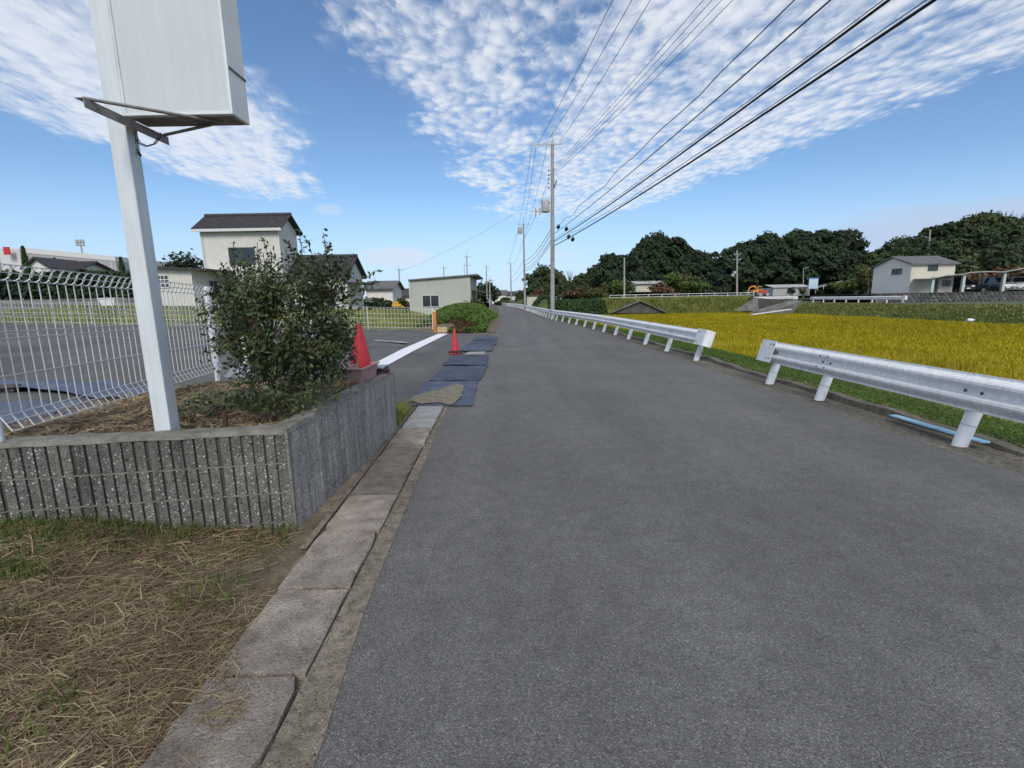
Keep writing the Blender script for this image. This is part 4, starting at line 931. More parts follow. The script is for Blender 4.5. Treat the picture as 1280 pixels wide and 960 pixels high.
# upper lane, retaining wall, ramp on the right
ZL = .50
mb = MB(); mb.quad((35.4, 8, ZL), (39.6, 8, ZL), (39.6, 66, ZL), (35.4, 66, ZL)); mb.quad((28, 66, ZL), (39.6, 66, ZL), (44, 130, ZL + 1.2), (38, 130, ZL + 1.2)); struct(mb.build('upper_lane', 'lot'))
mb = MB(); mb.bbox((35.1, 8, -.3), (35.45, 60, ZL + .06)); struct(mb.build('lane_edge_kerb', 'concrete'))
YR = 58.5
o = empty('retaining_wall', (32, YR, -1), 'concrete retaining wall where the upper lane meets the bank', 'retaining wall'); O = Vector(o.location)
def poly_wall(pts, Y, t, name, mat):
    P = [D(x, y, Y) for x, y in pts]; mb = MB(); mb.prism([p - O for p in P], (0, 0, 0), (0, t, 0)); return mb.build(name, mat, o)
poly_wall([(946, 372.5), (946, 388.5), (1036, 387), (1090, 380), (1090, 376.5), (1002, 376)], YR + .5, 2.0, 'wall_face', 'bank_concrete')
poly_wall([(919, 388.5), (946, 372), (948, 372), (948, 388.5)], YR - .2, .5, 'wing_wall', 'concrete')
mb = MB(); a0, a1, b0, b1 = G(936, 390.5, -.52), G(962, 391, -.52), D(1003, 375.5, YR - 2), D(988, 375.3, YR - 2)
mb.quad(a0 - O, a1 - O, b0 - O, b1 - O); mb.quad(a1 - O, a1 - O + Vector((0, 0, -.5)), b0 - O + Vector((0, 0, -1.6)), b0 - O); mb.build('ramp', 'concrete', o)
mb = MB(); mb.bar(D(940, 393.3, 50) - O, D(989, 386.5, 55) - O, .25, .07); mb.build('ramp_kerb', 'line', o)
# small concrete ramps in the right bank
for i, (q, lab) in enumerate((([(1035, 392), (1060, 392), (1108, 380), (1096, 379.5)], 'sloping concrete slab in the bank left of the stone wall'), ([(1196, 403.5), (1284, 403.5), (1284, 392), (1240, 393.5)], 'sloping concrete slab in the bank at the right picture edge'))):
    Z0 = (-.62, -.9)[i]; Ys = (41, 28)[i]
    P = [G(q[0][0], q[0][1], -.7), G(q[1][0], q[1][1], -.7), D(q[2][0], q[2][1], 46 if i == 0 else 36), D(q[3][0], q[3][1], 48 if i == 0 else 37)]
    mb = MB(); mb.prism(P, (0, 0, 0), (0, 0, -.5)); tag(mb.build('ramp_slab', 'concrete'), lab, 'ramp')
for i, (x, y, lab) in enumerate(((1213, 401.5, 'larger white litter bag at the paddy edge'), (1226, 399.5, 'smaller white litter bag at the paddy edge'))):
    me = MB(); r = (.22, .15)[i]; rn = np.random.default_rng(i)
    prof = [(.02, r * .9), (r * .6, r * .8), (r, r * .4), (r * .9, 0), (.05, 0)]
    me.lathe(prof, n=10); o = me.build('litter_bag', 'bag', None, 0, G(x, y, -.62)); tag(o, lab, 'bag', 'white litter bags')
    for vv in o.data.vertices: vv.co += Vector(rn.normal(0, r * .10, 3))
# far guardrails on the upper lane
guardrail('white guardrail along the upper lane before the cream house', [(36.0, 43.6), (36.2, 57.5)], [.3 + 1.9 * k for k in range(8)], lambda s: 0, z=ZL, detail=False, bolts=False, ends=(True, True)).location.z = ZL
guardrail('short white guardrail above the concrete retaining wall', [(35.0, 58.6), (32.2, 60.2), (31, 60.6)], [.3, 1.6, 2.9, 4.2], lambda s: 0, z=ZL, detail=False, bolts=False).location.z = ZL + .1

# ------------------------------------------------------------------ utility poles and lines
def insul(mb, p, h=.16): mb.lathe([(.03, 0), (.055, .02), (.03, .05), (.055, .08), (.03, .11), (.02, h)], p, 8)
def upole(label, base, h, arms=((.6, 1.7, 0),), tr=None, lean=0, r=.15, steps=False, top=True, rz=0, boxes=0):
    o = empty('utility_pole', base, label, 'utility pole', 'concrete utility poles'); o.rotation_euler = (0, lean, rz)
    mb = MB(); mb.tube([(0, 0, -.5), (0, 0, h)], [r, r * .62], 14); mb.build('shaft', 'pole', o)
    if top: mb = MB(); mb.tube([(0, 0, h), (0, 0, h + .9)], [.05, .015], 6); mb.build('top_spike', 'steel', o)
    for (dz, w, cx) in arms:
        mb = MB(); mb.box((cx, -.12, h - dz), (w, .075, .075)); a = mb.build('cross_arm', 'steel', o)
        mb = MB()
        for k in range(3): insul(mb, (cx + w * (-.46 + .46 * k), -.12, h - dz + .04))
        mb.build('insulators', 'porcelain', a)
        mb = MB(); mb.bar((cx + w * .3, -.12, h - dz - .04), (0, -.1, h - dz - .6), .03); mb.build('arm_brace', 'steel', a)
    if tr:
        z, s = tr; t = empty('transformer', (0, 0, 0)); t.parent = o
        del t
        mb = MB(); mb.lathe([(.02, 0), (.29, .0), (.30, .03), (.30, .72), (.26, .80), (.02, .82)], (s * .50, -.05, z), 20); q = mb.build('transformer', 'transformer', o)
        mb = MB(); 
        for k in (-1, 0, 1): mb.lathe([(.03, 0), (.045, .04), (.03, .08), (.045, .12), (.02, .2)], (s * .5 + k * .14, -.1, z + .8), 8)
        mb.build('bushings', 'porcelain', q)
        mb = MB(); mb.box((s * .25, -.02, z + .1), (.30, .08, .08)); mb.box((s * .25, -.02, z + .62), (.30, .08, .08)); mb.build('hanger', 'steel', q)
    if steps:
        mb = MB()
        for k in range(16): s_ = 1 if k % 2 else -1; z = 1.9 + k * .6; mb.tube([(0, 0, z), (s_ * .26, 0, z)], .009, 5)
        mb.build('climbing_steps', 'steel', o)
        for z in (.9, 3.1, 4.4, 5.6, 8.4, 9.4): mb = MB(); mb.tube([(0, 0, z), (0, 0, z + .07)], r * (1 - .03 * z) + .008, 14); mb.build('band', 'steel', o)
    return o
PY = 35.0
PBASE = G(692.5, 400.5, 0); PBASE.x += .06; PBASE.y = PY; PBASE.z = -.05
PTOP = D(690.5, 178, PY)
h1 = PTOP.z + .05; ln1 = math.atan2(PTOP.x - PBASE.x, h1)
pole1 = upole('tall concrete utility pole with grey transformer beside the guardrail', PBASE, h1, ((.15, 2.2, -.45), ), (h1 - 4.6, -1), ln1, .17, True)
mb = MB(); mb.box((-.95, -.12, h1 - 4.55), (1.3, .07, .07)); mb.tube([(-1.2, -.12, h1 - 4.9), (-1.2, -.12, h1 - 4.3)], .05, 8); mb.tube([(-.9, -.12, h1 - 4.8), (-.9, -.12, h1 - 4.3)], .05, 8); mb.build('switch_arm', 'steel', pole1)
mb = MB(); mb.bar((.1, -.05, h1 - 3.0), (.28, -.1, h1 - 2.5), .06); mb.build('lightning_arrester', 'cable', pole1)
mb = MB()
for k in range(5): insul(mb, (-.26, -.05, h1 - 1.9 - k * .28), .12)
mb.build('insulator_stack', 'cable2', pole1)
P2 = G(655.5, 386.5, 0); P2 = Vector((D(655.5, 386, 68).x + .1, 68, -.05)); T2 = D(654.3, 279, 68)
pole2 = upole('second concrete utility pole with transformer in front of the cream shed', P2, T2.z, ((.1, 1.7, 0),), (T2.z - 1.3, -1), math.atan2(T2.x - P2.x, T2.z), .16)
T3 = D(638.2, 329, 135); upole('third utility pole farther along the road', (T3.x, 135, 0), T3.z, ((.1, 2.0, 0), (2.0, 1.6, 0)), None, 0, .2)
for (px, ytop, ybase, Yd, lab) in ((498.5, 336, 378, 95, 'distant utility pole above the yellow machine left of the sage shed'), (554.5, 334, 350, 120, 'distant utility pole behind the roof of the sage shed'), (583.3, 320, 352, 105, 'distant pole with crossarm behind the right end of the sage shed'),
                                    (607.8, 333, 375, 120, 'distant utility pole by the round trees beyond the sage shed'), (612, 350, 376, 100, 'slim pole by the awning beyond the sage shed')):
    t = D(px, ytop, Yd); upole(lab, (t.x, Yd, .3), t.z - .3, ((.15, 1.6, .2),), None, 0, .17)
for (px, ytop, ybase, Yd, lab, arm) in ((780.5, 322, 371, 72, 'plain slim utility pole on the bank before the wood', 0), (921.5, 313, 366, 78, 'utility pole with small boxes left of the excavator', 2), (1163, 287, 325, 78, 'utility pole standing behind the cream house', 0), (1004.5, 335, 362, 84, 'slim street light pole left of the blue board', 0)):
    t = D(px, ytop, Yd); b = D(px - (3.6 if px > 1100 else 0), ybase + 6, Yd); 
    q = upole(lab, (b.x, Yd, b.z - .5), t.z - b.z + .5, ((.6, 1.1, 0), (1.4, 1.3, 0)) if arm else (), None, math.atan2(t.x - b.x, t.z - b.z), .16 if px != 1004.5 else .08, top=False)
    if arm: mb = MB(); mb.box((-.45, -.1, t.z - b.z - 2.9), (.45, .3, .4)); mb.box((-.75, -.1, t.z - b.z - 3.3), (.4, .3, .35)); mb.build('boxes', 'transformer', q)
    if px == 1004.5: mb = MB(); mb.bar((0, 0, t.z - b.z + .45), (.55, 0, t.z - b.z + .55), .07); mb.bar((.4, 0, t.z - b.z + .55), (.95, 0, t.z - b.z + .55), .16, .08); mb.build('lamp_arm', 'steel', q)
# wires: catenaries from the main pole over the camera, and on to the second pole
def wire(label, A, B, sag, r, mat='cable', wav=0, ext=0, n=48, name='overhead_line'):
    A, B = Vector(A), Vector(B); C = A + (B - A) * (1 + ext); mb = MB(); pts = []; rn = random.Random(hash(label) % 1000 if False else len(label))
    for i in range(n + 1):
        t = i / n; p = A + (C - A) * t; p.z -= sag * 4 * t * (1 - t)
        if wav and t < .55: p.z += wav * math.sin(t * 70) * (1 - t / .55) * min(1, t * 12) + wav * .5 * math.sin(t * 33); p.x += wav * .5 * math.sin(t * 47)
        pts.append(p)
    mb.tube(pts, r, 6); o = mb.build(name, mat); tag(o, label, 'overhead line', 'overhead lines'); return o
def run(label, p0, p1, z1, sag, r, mat='cable', wav=0):
    A = D(p0[0], p0[1], PY - .1); d = ray(*p1); t = (z1 - H) / d[2]; B = Vector(np.array([0, 0, H]) + d * t)
    # choose the sag so that the line still passes the picture edge at B
    full = A + (B - A) * 1.6; tt = 1 / 1.6; full.z += sag * 4 * tt * (1 - tt) / tt
    return wire(label, A, full, sag, r, mat, wav)
zt1 = D(670, 183, PY).z
for i, (p0, p1, nm) in enumerate((((672, 180), (766, 0), 'left'), ((686, 174), (790, 0), 'middle'), ((699, 178), (813, 0), 'right'))):
    run(f'{nm} one of the three thin power lines on the top crossarm', p0, p1, zt1 - .2, .35, .012, 'cable2')
zt2 = D(696, 212, PY).z
for i, (p0, p1, nm) in enumerate((((691.5, 209), (879, 0), 'first'), ((691.5, 212), (890, 0), 'second'), ((691.5, 215), (902, 0), 'third'), ((691.5, 219), (916, 0), 'fourth'))):
    run(f'{nm} from the left of the four fine middle lines', p0, p1, zt2 - .2, .35, .010, 'cable2')
zt3 = D(696, 285, PY).z
run('leftmost low black cable with kinks and loops near the pole', (692.5, 286), (993, 0), zt3 - .1, .35, .012, 'cable', .10)
run('low black cable second from the left with slack line', (693, 292), (1038, 0), zt3 - .25, .35, .016)
run('thick black cable bundle third from the left', (693, 301), (1111, 0), zt3 - .45, .40, .026)
run('thin messenger wire running beside the third black cable', (693, 298), (1104, 0), zt3 - .35, .42, .009)
run('thick black cable bundle lowest and rightmost in the sky', (693, 307), (1168, 0), zt3 - .55, .45, .028)
run('thin slack wire beside the rightmost black cable', (693, 303), (1158, 0), zt3 - .50, .5, .009, 'cable', .04)
for i, (a, nm) in enumerate((((698, 283.5), 'upper left'), ((708, 286), 'upper right'), ((711, 296), 'lower left'), ((716, 299), 'lower right'))):
    p = D(a[0], a[1], PY - 1.2 - i * .5); mb = MB(); mb.tube([p + Vector((0, -.25, .06)), p + Vector((0, 0, 0)), p + Vector((0, .25, -.06))], [.07, .13, .08], 10)
    tag(mb.build('cable_closure', 'cable', None), f'{nm} black closure hanging on the low cables by the pole', 'cable closure', 'black closures on the cables')
def between(label, p0, p1, r=.014, sag=.5, Y0=PY, Y1=68): wire(label, D(p0[0], p0[1], Y0), D(p1[0], p1[1], Y1), sag, r, 'cable2', 0, 0, 20)
for k, (a, b) in enumerate((((664, 187), (648.5, 281)), ((670, 184), (654, 281)), ((684, 181), (660, 281)), ((689, 215), (654, 300)), ((689, 286), (655, 326)), ((689, 292), (655.5, 331)), ((689, 299), (656, 335)), ((689, 303), (656, 338)))):
    between(f'line {("one", "two", "three", "four", "five", "six", "seven", "eight")[k]} from the top between the first and second poles', a, b, .013 if k < 4 else .022)
for k, (a, b) in enumerate((((649, 282), (634, 331)), ((660, 282), (642, 331)), ((654, 326), (638, 346)), ((655, 336), (638, 352)))):
    between(f'line {("one", "two", "three", "four")[k]} from the top between the second and third poles', a, b, .02, .6, 68, 135)
between('long thin line crossing the sky towards the sage shed', (651, 262), (498, 340), .014, .6, 66, 95)

# ------------------------------------------------------------------ buildings
def win(parent, c, w, h, face, mats=('frame_dark', 'glass'), mull=1, bars=0, t=.05):
    """window on a wall; face = outward unit vector (axis aligned)"""
    n = Vector(face); r = Vector((0, 0, 1)).cross(n).normalized(); c = Vector(c)
    def bx(mb, u0, u1, z0, z1, d0, d1):
        a = c + r * u0 + Vector((0, 0, z0)) + n * d0; b = c + r * u1 + Vector((0, 0, z1)) + n * d1; lo = [min(a[i], b[i]) for i in range(3)]; hi = [max(a[i], b[i]) for i in range(3)]; mb.bbox(lo, hi)
    mb = MB(); e = t
    bx(mb, -w / 2 - e, w / 2 + e, h / 2, h / 2 + e, -.02, .06); bx(mb, -w / 2 - e, w / 2 + e, -h / 2 - e, -h / 2, -.02, .08)
    bx(mb, -w / 2 - e, -w / 2, -h / 2, h / 2, -.02, .06); bx(mb, w / 2, w / 2 + e, -h / 2, h / 2, -.02, .06)
    fr = mb.build('window', mats[0], parent)
    k = mull + 1
    for i in range(k):
        mb = MB(); bx(mb, -w / 2 + w * i / k + .001, -w / 2 + w * (i + 1) / k - .001, -h / 2, h / 2, -.02, .012 + .012 * (i % 2)); mb.build('pane', mats[1], fr)
    mb = MB()
    for i in range(1, k): bx(mb, -w / 2 + w * i / k - .03, -w / 2 + w * i / k + .03, -h / 2, h / 2, .026, .05)
    for i in range(bars):
        bx(mb, -w / 2, w / 2, -h / 2 + h * (i + 1) / (bars + 1) - .03, -h / 2 + h * (i + 1) / (bars + 1) + .03, .03, .055)
    if mb.v: mb.build('mullion', 'frame_pale' if bars else mats[0], fr)
    return fr
def gable(label, x0, x1, y0, y1, z0, ze, zr, axis, wall, roof, ov=.35, name='house', ribs=0, thick=.14, cat='house'):
    """gabled box; axis = ridge direction 'x' or 'y'"""
    o = empty(name, (x0, y0, z0), label, cat); O = Vector((x0, y0, z0)); mb = MB()
    if axis == 'x':
        ym = (y0 + y1) / 2; prof = [Vector((0, y0, z0)), Vector((0, y1, z0)), Vector((0, y1, ze)), Vector((0, ym, zr)), Vector((0, y0, ze))]; mb.prism([p - O for p in prof], (x0, 0, 0), (x1, 0, 0))
    else:
        xm = (x0 + x1) / 2; prof = [Vector((x0, 0, z0)), Vector((x1, 0, z0)), Vector((x1, 0, ze)), Vector((xm, 0, zr)), Vector((x0, 0, ze))]; mb.prism([p - O for p in prof], (0, y0, 0), (0, y1, 0))
    mb.build('wall', wall, o)
    for s in (-1, 1):
        mb = MB()
        if axis == 'x':
            hw = (y1 - y0) / 2; k = (zr - ze) / hw; a = Vector((x0 - ov, ym, zr + .02)); b = Vector((x0 - ov, ym + s * (hw + ov), ze - k * ov + .02)); L = Vector((x1 - x0 + 2 * ov, 0, 0))
        else:
            hw = (x1 - x0) / 2; k = (zr - ze) / hw; a = Vector((xm, y0 - ov, zr + .02)); b = Vector((xm + s * (hw + ov), y0 - ov, ze - k * ov + .02)); L = Vector((0, y1 - y0 + 2 * ov, 0))
        up_ = Vector((0, 0, thick)); mb.prism([a - O, b - O, b - O + up_, a - O + up_], (0, 0, 0), L)
        ro = mb.build('roof', roof, o)
        if ribs:
            mb = MB(); n = int(L.length / ribs)
            for i in range(n + 1):
                q = L * (i / n); mb.tube([a - O + up_ + q, b - O + up_ + q], ribs * .28, 5)
            mb.build('tile_rows', roof, ro)
    if ribs:
        mb = MB(); q = Vector((x0 - ov - .05, ym, zr + .2)) - O; mb.tube([q, q + L + Vector((.1, 0, 0))], .15, 8); mb.build('ridge', roof, o)
    return o
def ribs_wall(o, mat, p0, p1, z0, z1, n, off, skip=None):
    p0, p1, off = Vector(p0), Vector(p1), Vector(off); mb = MB()
    for i in range(n + 1):
        q = p0 + (p1 - p0) * (i / n) + off
        for za, zb_ in ([(z0, skip[2]), (skip[3], z1)] if skip and skip[0] < q.x < skip[1] else [(z0, z1)]): mb.bar((q.x, q.y, za), (q.x, q.y, zb_), .035, .03)
    mb.build('siding_ribs', mat, o)
# --- tall tiled house on the left
YH = 40.0
a, b = D(254, 330, YH), D(361, 330, YH); zE = D(300, 284.5, YH).z; zR = D(300, 268, YH + 1.6).z - .25
x0, x1 = D(255, 330, YH).x, D(352, 330, YH).x
h = gable('tall cream house with dark ribbed tile roof behind the shrub', x0, x1, YH, YH + 3.3, .4, zE, zR, 'x', 'clad_white', 'tile', .38, ribs=.30); O = Vector((x0, YH, .4))
mb = MB(); mb.bbox((-.42, -.46, zE - .4 - .33), (x1 - x0 + .42, -.38, zE - .4 - .12)); mb.build('eave_gutter', 'frame_pale', h)
mb = MB(); mb.tube([(.12, -.06, 0), (.12, -.06, zE - .7)], .05, 8); mb.build('downpipe', 'frame_pale', h)
w = D(303, 320, YH); ribs_wall(h, 'clad_white', (0, 0, 0), (x1 - x0, 0, 0), 0, zE - .45, 46, (0, -.012, 0), (w.x - x0 - 1.1, w.x - x0 + 1.1, w.z - .4 - .7, w.z - .4 + .7))
win(h, Vector((w.x, YH, w.z)) - O, 2.05, 1.25, (0, -1, 0))
# lower wing with its own tiled roof
xa, xb = x1 + .35, D(437, 340, YH + 2).x; zE2 = D(410, 343, YH + 1).z
h2 = gable('lower cream wing with dark tile roof right of the tall house', xa, xb, YH + 1.0, YH + 5.4, .4, zE2, zE2 + 1.5, 'x', 'clad_white', 'tile', .34, ribs=.30)
w = D(405, 372, YH + 1); win(h2, Vector((w.x, YH + 1.0, w.z)) - Vector((xa, YH + 1.0, .4)), 1.8, 1.2, (0, -1, 0))
mb = MB(); mb.bbox((xb - xa + .0, .3, zE2 - 1.2), (xb - xa + 1.3, 3.6, zE2 - 1.05)); mb.build('side_canopy', 'tile', h2)
# low flat shed
YS = 36.5; xa, xb = D(190, 350, YS).x, D(240, 350, YS).x; zt_ = D(215, 335, YS).z
o = empty('shed', (xa, YS, .5), 'low cream shed with small lattice window beside the tall house', 'shed'); O = Vector((xa, YS, .5))
mb = MB(); mb.bbox((0, 0, 0), (xb - xa, 5.5, zt_ - .5)); mb.build('wall', 'clad_white', o)
mb = MB(); mb.prism([Vector((-.3, -.4, zt_ - .52)), Vector((xb - xa + 1.4, -.4, zt_ - .75)), Vector((xb - xa + 1.4, -.4, zt_ - .60)), Vector((-.3, -.4, zt_ - .37))], (0, 0, 0), (0, 6.3, 0)); mb.build('roof', 'tile', o)
w = D(204, 352, YS); ribs_wall(o, 'clad_white', (0, 0, 0), (xb - xa, 0, 0), 0, zt_ - .52, 22, (0, -.012, 0), (w.x - xa - .55, w.x - xa + .55, w.z - .5 - .52, w.z - .5 + .52)); win(o, Vector((w.x, YS, w.z)) - O, .85, .85, (0, -1, 0), ('frame_pale', 'glass'), 2, 2, .07)
w = D(248, 362, YS + 2); win(o, Vector((xb - xa, 2.5, w.z - .5)), .9, 1.3, (1, 0, 0), ('steel', 'glass'), 1)
rng = np.random.default_rng(14)
def tree(name, label, base, hgt, wid, mat, seed, n=1400, ls=.30, trunk=.3, group=None, low=.25, lobes=9, cat='tree', dep=None, tmat='bark', flat_=1.0):
    rng = np.random.default_rng(seed); o = empty(name, base, label, cat, group); dep = dep or wid
    mb = MB(); th = hgt * (low + .3); mb.tube([(0, 0, -.3), (wid * .02, 0, th * .5), (0, wid * .02, th)], [hgt * .028 + .04, hgt * .022 + .03, hgt * .012 + .02], 7)
    vs = []; C = []
    for k in range(lobes):
        a = k * 2.4 + rng.uniform(-.4, .4); rr = (.30 if k else 0) * math.sqrt((k + .5) / lobes) * 1.25
        c = np.array([math.cos(a) * rr * wid, math.sin(a) * rr * dep, hgt * (low + (1 - low) * (.30 + .48 * rng.random() * (1.15 - rr * 1.3)))])
        C.append(c); mb.tube([(0, 0, th * .7), tuple(c * [.5, .5, .85]), tuple(c)], [hgt * .010 + .015, hgt * .007 + .01, .01], 5, False)
    q = mb.build('trunk', tmat, o)
    for c in C:
        m = n // lobes; d = unit(rng.normal(0, 1, (m, 3))); r = np.array([wid, dep, hgt * (1 - low) * flat_]) * rng.uniform(.22, .32)
        top = hgt - c[2]; r[2] = min(r[2], max(top, .2 * hgt)); p = c + d * r * (rng.random((m, 1)) ** .45) * (1 + .15 * np.sin(d[:, :1] * 6 + c[0]))
        vs.append(leaves(p, d + [0, 0, .5], ls, ls * .6, rng, .6))
    v, f = merge(vs); fast('crown', v, f, mat, o); return o
b = D(236, 340, 60); tree('broadleaf_tree', 'dark tree peeping up between shed and tall house', (b.x, 60, .3), D(236, 312, 60).z - .3, 5.5, 'wood_dark', 5, 1500, .3)
for i, px in enumerate((204, 213, 222, 230)):
    p = D(px, 388, 27); tree('bush', f'{("first", "second", "third", "fourth")[i]} from the left of the small dark shrubs before the shed', (p.x, 31, .75), .95, 1.1, 'leaf_rust' if i < 2 else 'wood_dark', 60 + i, 260, .12, low=.05, lobes=4, cat='bush')

# --- sage green shed by the road
YG = 47.0
xa, xb = D(512.5, 360, YG).x, D(588, 360, YG).x; zl, zr_ = D(513, 351, YG).z, D(586, 345.2, YG).z
o = empty('shed', (xa, YG, 0), 'pale sage green shed with sliding window beside the road', 'shed'); O = Vector((xa, YG, 0)); Wd = xb - xa
mb = MB(); mb.prism([Vector((0, 0, -.1)), Vector((Wd, 0, -.1)), Vector((Wd, 0, zr_)), Vector((0, 0, zl))], (0, 0, 0), (0, 9, 0)); mb.build('wall', 'clad_green', o)
mb = MB(); mb.prism([Vector((-.12, -.2, zl)), Vector((Wd + .75, -.2, zr_ + .06)), Vector((Wd + .75, -.2, zr_ + .20)), Vector((-.12, -.2, zl + .12))], (0, 0, 0), (0, 9.5, 0)); mb.build('roof', 'roof_grey', o)
mb = MB(); mb.tube([(-.05, -.06, 0), (-.05, -.06, zl)], .05, 8); mb.build('downpipe', 'frame_pale', o)
w = D(538.5, 376.3, YG); ribs_wall(o, 'clad_green', (0.1, 0, 0), (Wd - .1, 0, 0), 0, zl - .05, 30, (0, .008, 0), (w.x - xa - .9, w.x - xa + .9, w.z - .62, w.z + .62)); win(o, w - O, 1.56, 1.05, (0, -1, 0), ('frame_pale', 'glass'), 1, 0, .06)
mb = MB(); w = D(582.5, 380, YG) - O; mb.bar(w + Vector((-.2, -.05, -.4)), w + Vector((-.2, -.05, .35)), .05); mb.bar(w + Vector((.2, -.05, -.4)), w + Vector((.2, -.05, .35)), .05); mb.bar(w + Vector((-.2, -.05, .35)), w + Vector((.2, -.05, .35)), .05); mb.build('meter_frame', 'steel', o)
mb = MB(); mb.prism([Vector((Wd, 1.5, zr_ - 1.35)), Vector((Wd + 1.9, 1.5, zr_ - 1.65)), Vector((Wd + 1.9, 1.5, zr_ - 1.58)), Vector((Wd, 1.5, zr_ - 1.27))], (0, 0, 0), (0, 6, 0)); mb.build('awning', 'roof_grey', o)
for yy in (1.7, 7.2): mb = MB(); mb.tube([(Wd + 1.75, yy, 0), (Wd + 1.75, yy, zr_ - 1.62)], .04, 6); mb.build('awning_post', 'steel', o)
mb = MB(); t = Vector((Wd - .9, 4, zr_)); mb.tube([t, t + Vector((0, 0, 1.6))], .025, 5); mb.bar(t + Vector((-.1, 0, 1.3)), t + Vector((.8, 0, 1.3)), .03)
for k in range(4): mb.bar(t + Vector((.05 + k * .2, -.25, 1.3)), t + Vector((.05 + k * .2, .25, 1.3)), .02)
mb.build('aerial', 'steel', o)
# cream shed on the right roadside by pole two
p = D(663.5, 389, 73); q = D(673, 389, 73)
o = empty('shed', (D(659, 389, 73).x, 73, 0), 'small cream flat-roofed shed behind the second pole', 'shed'); Wd = D(672.2, 389, 73).x - o.location.x; zt_ = D(665, 370.3, 73).z
mb = MB(); mb.bbox((0, 0, -.2), (Wd, 3, zt_)); mb.build('wall', 'clad_cream', o); mb = MB(); mb.bbox((-.1, -.12, zt_), (Wd + .1, 3.1, zt_ + .1)); mb.build('roof', 'roof_grey', o)
# --- right hand cream house
YC = 54.0; ZC = D(1138, 368, YC).z
x0 = D(1138, 350, YC).x; x1 = D(1192, 350, YC).x; y1 = x0 * 590 / (1097 - 640) * 1.0; zE = D(1138, 330.5, YC).z; y1 = YC + 5.6
h = gable('cream house with shaded grey gable above the dark stone wall', x0, x1, YC, y1, ZC, zE, zE + .95, 'x', 'clad_cream', 'roof_grey', .28); O = Vector((x0, YC, ZC))
# shaded gable side: its greyer tone is put into a thin sheet's colour
mb = MB(); ym = (YC + y1) / 2; mb.prism([Vector((-.03, 0, 0)), Vector((-.03, y1 - YC, 0)), Vector((-.03, y1 - YC, zE - ZC)), Vector((-.03, ym - YC, zE + .93 - ZC)), Vector((-.03, 0, zE - ZC))], (0, 0, 0), (.028, 0, 0)); mb.build('gable_shade_tone', 'clad_grey', h)
w = D(1166, 335, YC); win(h, Vector((w.x, YC, w.z)) - O, 1.0, .5, (0, -1, 0))
win(h, (-.03, 2.0, (zE - ZC) * .80), 1.3, .55, (-1, 0, 0))
w = D(1183, 354, YC); win(h, Vector((w.x, YC, w.z)) - O, .8, .55, (0, -1, 0))
mb = MB(); mb.bbox((x1 - x0 - 2.6, -.7, 1.75), (x1 - x0 - 1.1, 0, 1.85)); mb.build('door_canopy', 'roof_grey', h)
w = D(1168, 357, YC); mb = MB(); mb.bbox((w.x - x0 - .4, -.03, 0), (w.x - x0 + .4, .02, 1.6)); mb.build('door', 'frame_dark', h)
# stone wall below
YW = 50.0; swz0, swz1 = ZL - .3, D(1200, 365.6, YW).z
o = empty('stone_wall', (D(1096, 370, YW).x, YW, swz0), 'long dark stone retaining wall below the carport', 'stone wall'); wx0 = o.location.x; Lw = 32
mb = MB(); mb.bbox((0, .06, 0), (Lw, .8, swz1 - swz0 - .02)); mb.build('backing', 'stone', o)
mb = MB(); mb.bbox((-.05, -.04, swz1 - swz0 - .02), (Lw, .8, swz1 - swz0 + .05)); mb.build('coping', 'bank_concrete', o)
sm = []
rng = np.random.default_rng(4)
for k in range(3):
    n = 7; a = np.linspace(0, 2 * np.pi, n, endpoint=False) + rng.uniform(-.2, .2, n); r = rng.uniform(.42, .52, n); m = MB()
    fr0 = [(math.cos(t) * q, .1, math.sin(t) * q) for t, q in zip(a, r)]; fr1 = [(math.cos(t) * q * .8, -.03, math.sin(t) * q * .8) for t, q in zip(a, r)]
    m.add(fr0 + fr1, [(i, (i + 1) % n, n + (i + 1) % n, n + i) for i in range(n)] + [tuple(range(n, 2 * n))]); me = m.build('stone', 'stone', o); sm.append(me.data); bpy.data.objects.remove(me)
hgt = swz1 - swz0; nr = 4
for r in range(nr):
    for k in range(66):
        q = bpy.data.objects.new('stone', sm[(k * 7 + r * 3) % 3]); COL.objects.link(q); q.parent = o
        q.location = (.25 + k * .48 + (r % 2) * .24 + rng.normal(0, .03), 0 + rng.uniform(0, .04), hgt * (r + .5) / nr); q.scale = (.5, 1, hgt / nr * .98); q.rotation_euler[1] = 0
struct(grid('carport_yard', np.linspace(wx0 + .2, 90, 6), np.linspace(YW + .3, 75, 5), lambda x, y: x * 0 + swz1 - .04, 'lot'))
# carport with four posts, gently curved roof
o = empty('carport', (D(1144, 360, 52).x, 52, swz1), 'long open carport with pale curved roof over the parked cars', 'carport'); O = Vector(o.location)
def roofpt(px, py, Y): return D(px, py, Y) - O
edge = [(1143, 349), (1165, 348.5), (1185, 344.5), (1205, 343.5), (1213, 341), (1235, 340), (1255, 340.5), (1268, 338), (1290, 334), (1320, 331)]
for i in range(0, len(edge) - 1):
    (a, ya), (b, yb) = edge[i], edge[i + 1]; p, q = roofpt(a, ya, 52), roofpt(b, yb, 52); mb = MB()
    mb.prism([p, q, q + Vector((0, 0, .10)), p + Vector((0, 0, .10))], (0, 0, 0), (0, 0.01, 0)) if False else mb.prism([p, q, roofpt(b, yb + .6, 57), roofpt(a, ya + .6, 57)], (0, 0, 0), (0, 0, .10)); mb.build('roof_panel', 'roof_white', o)
for px, yy in ((1166, 349), (1205, 344), (1256, 340), (1308, 332)):
    t = roofpt(px, yy, 52.4); mb = MB(); mb.bbox((t.x - .14, t.y - .12, 0), (t.x + .14, t.y + .12, t.z)); mb.build('post', 'green_pillar', o)
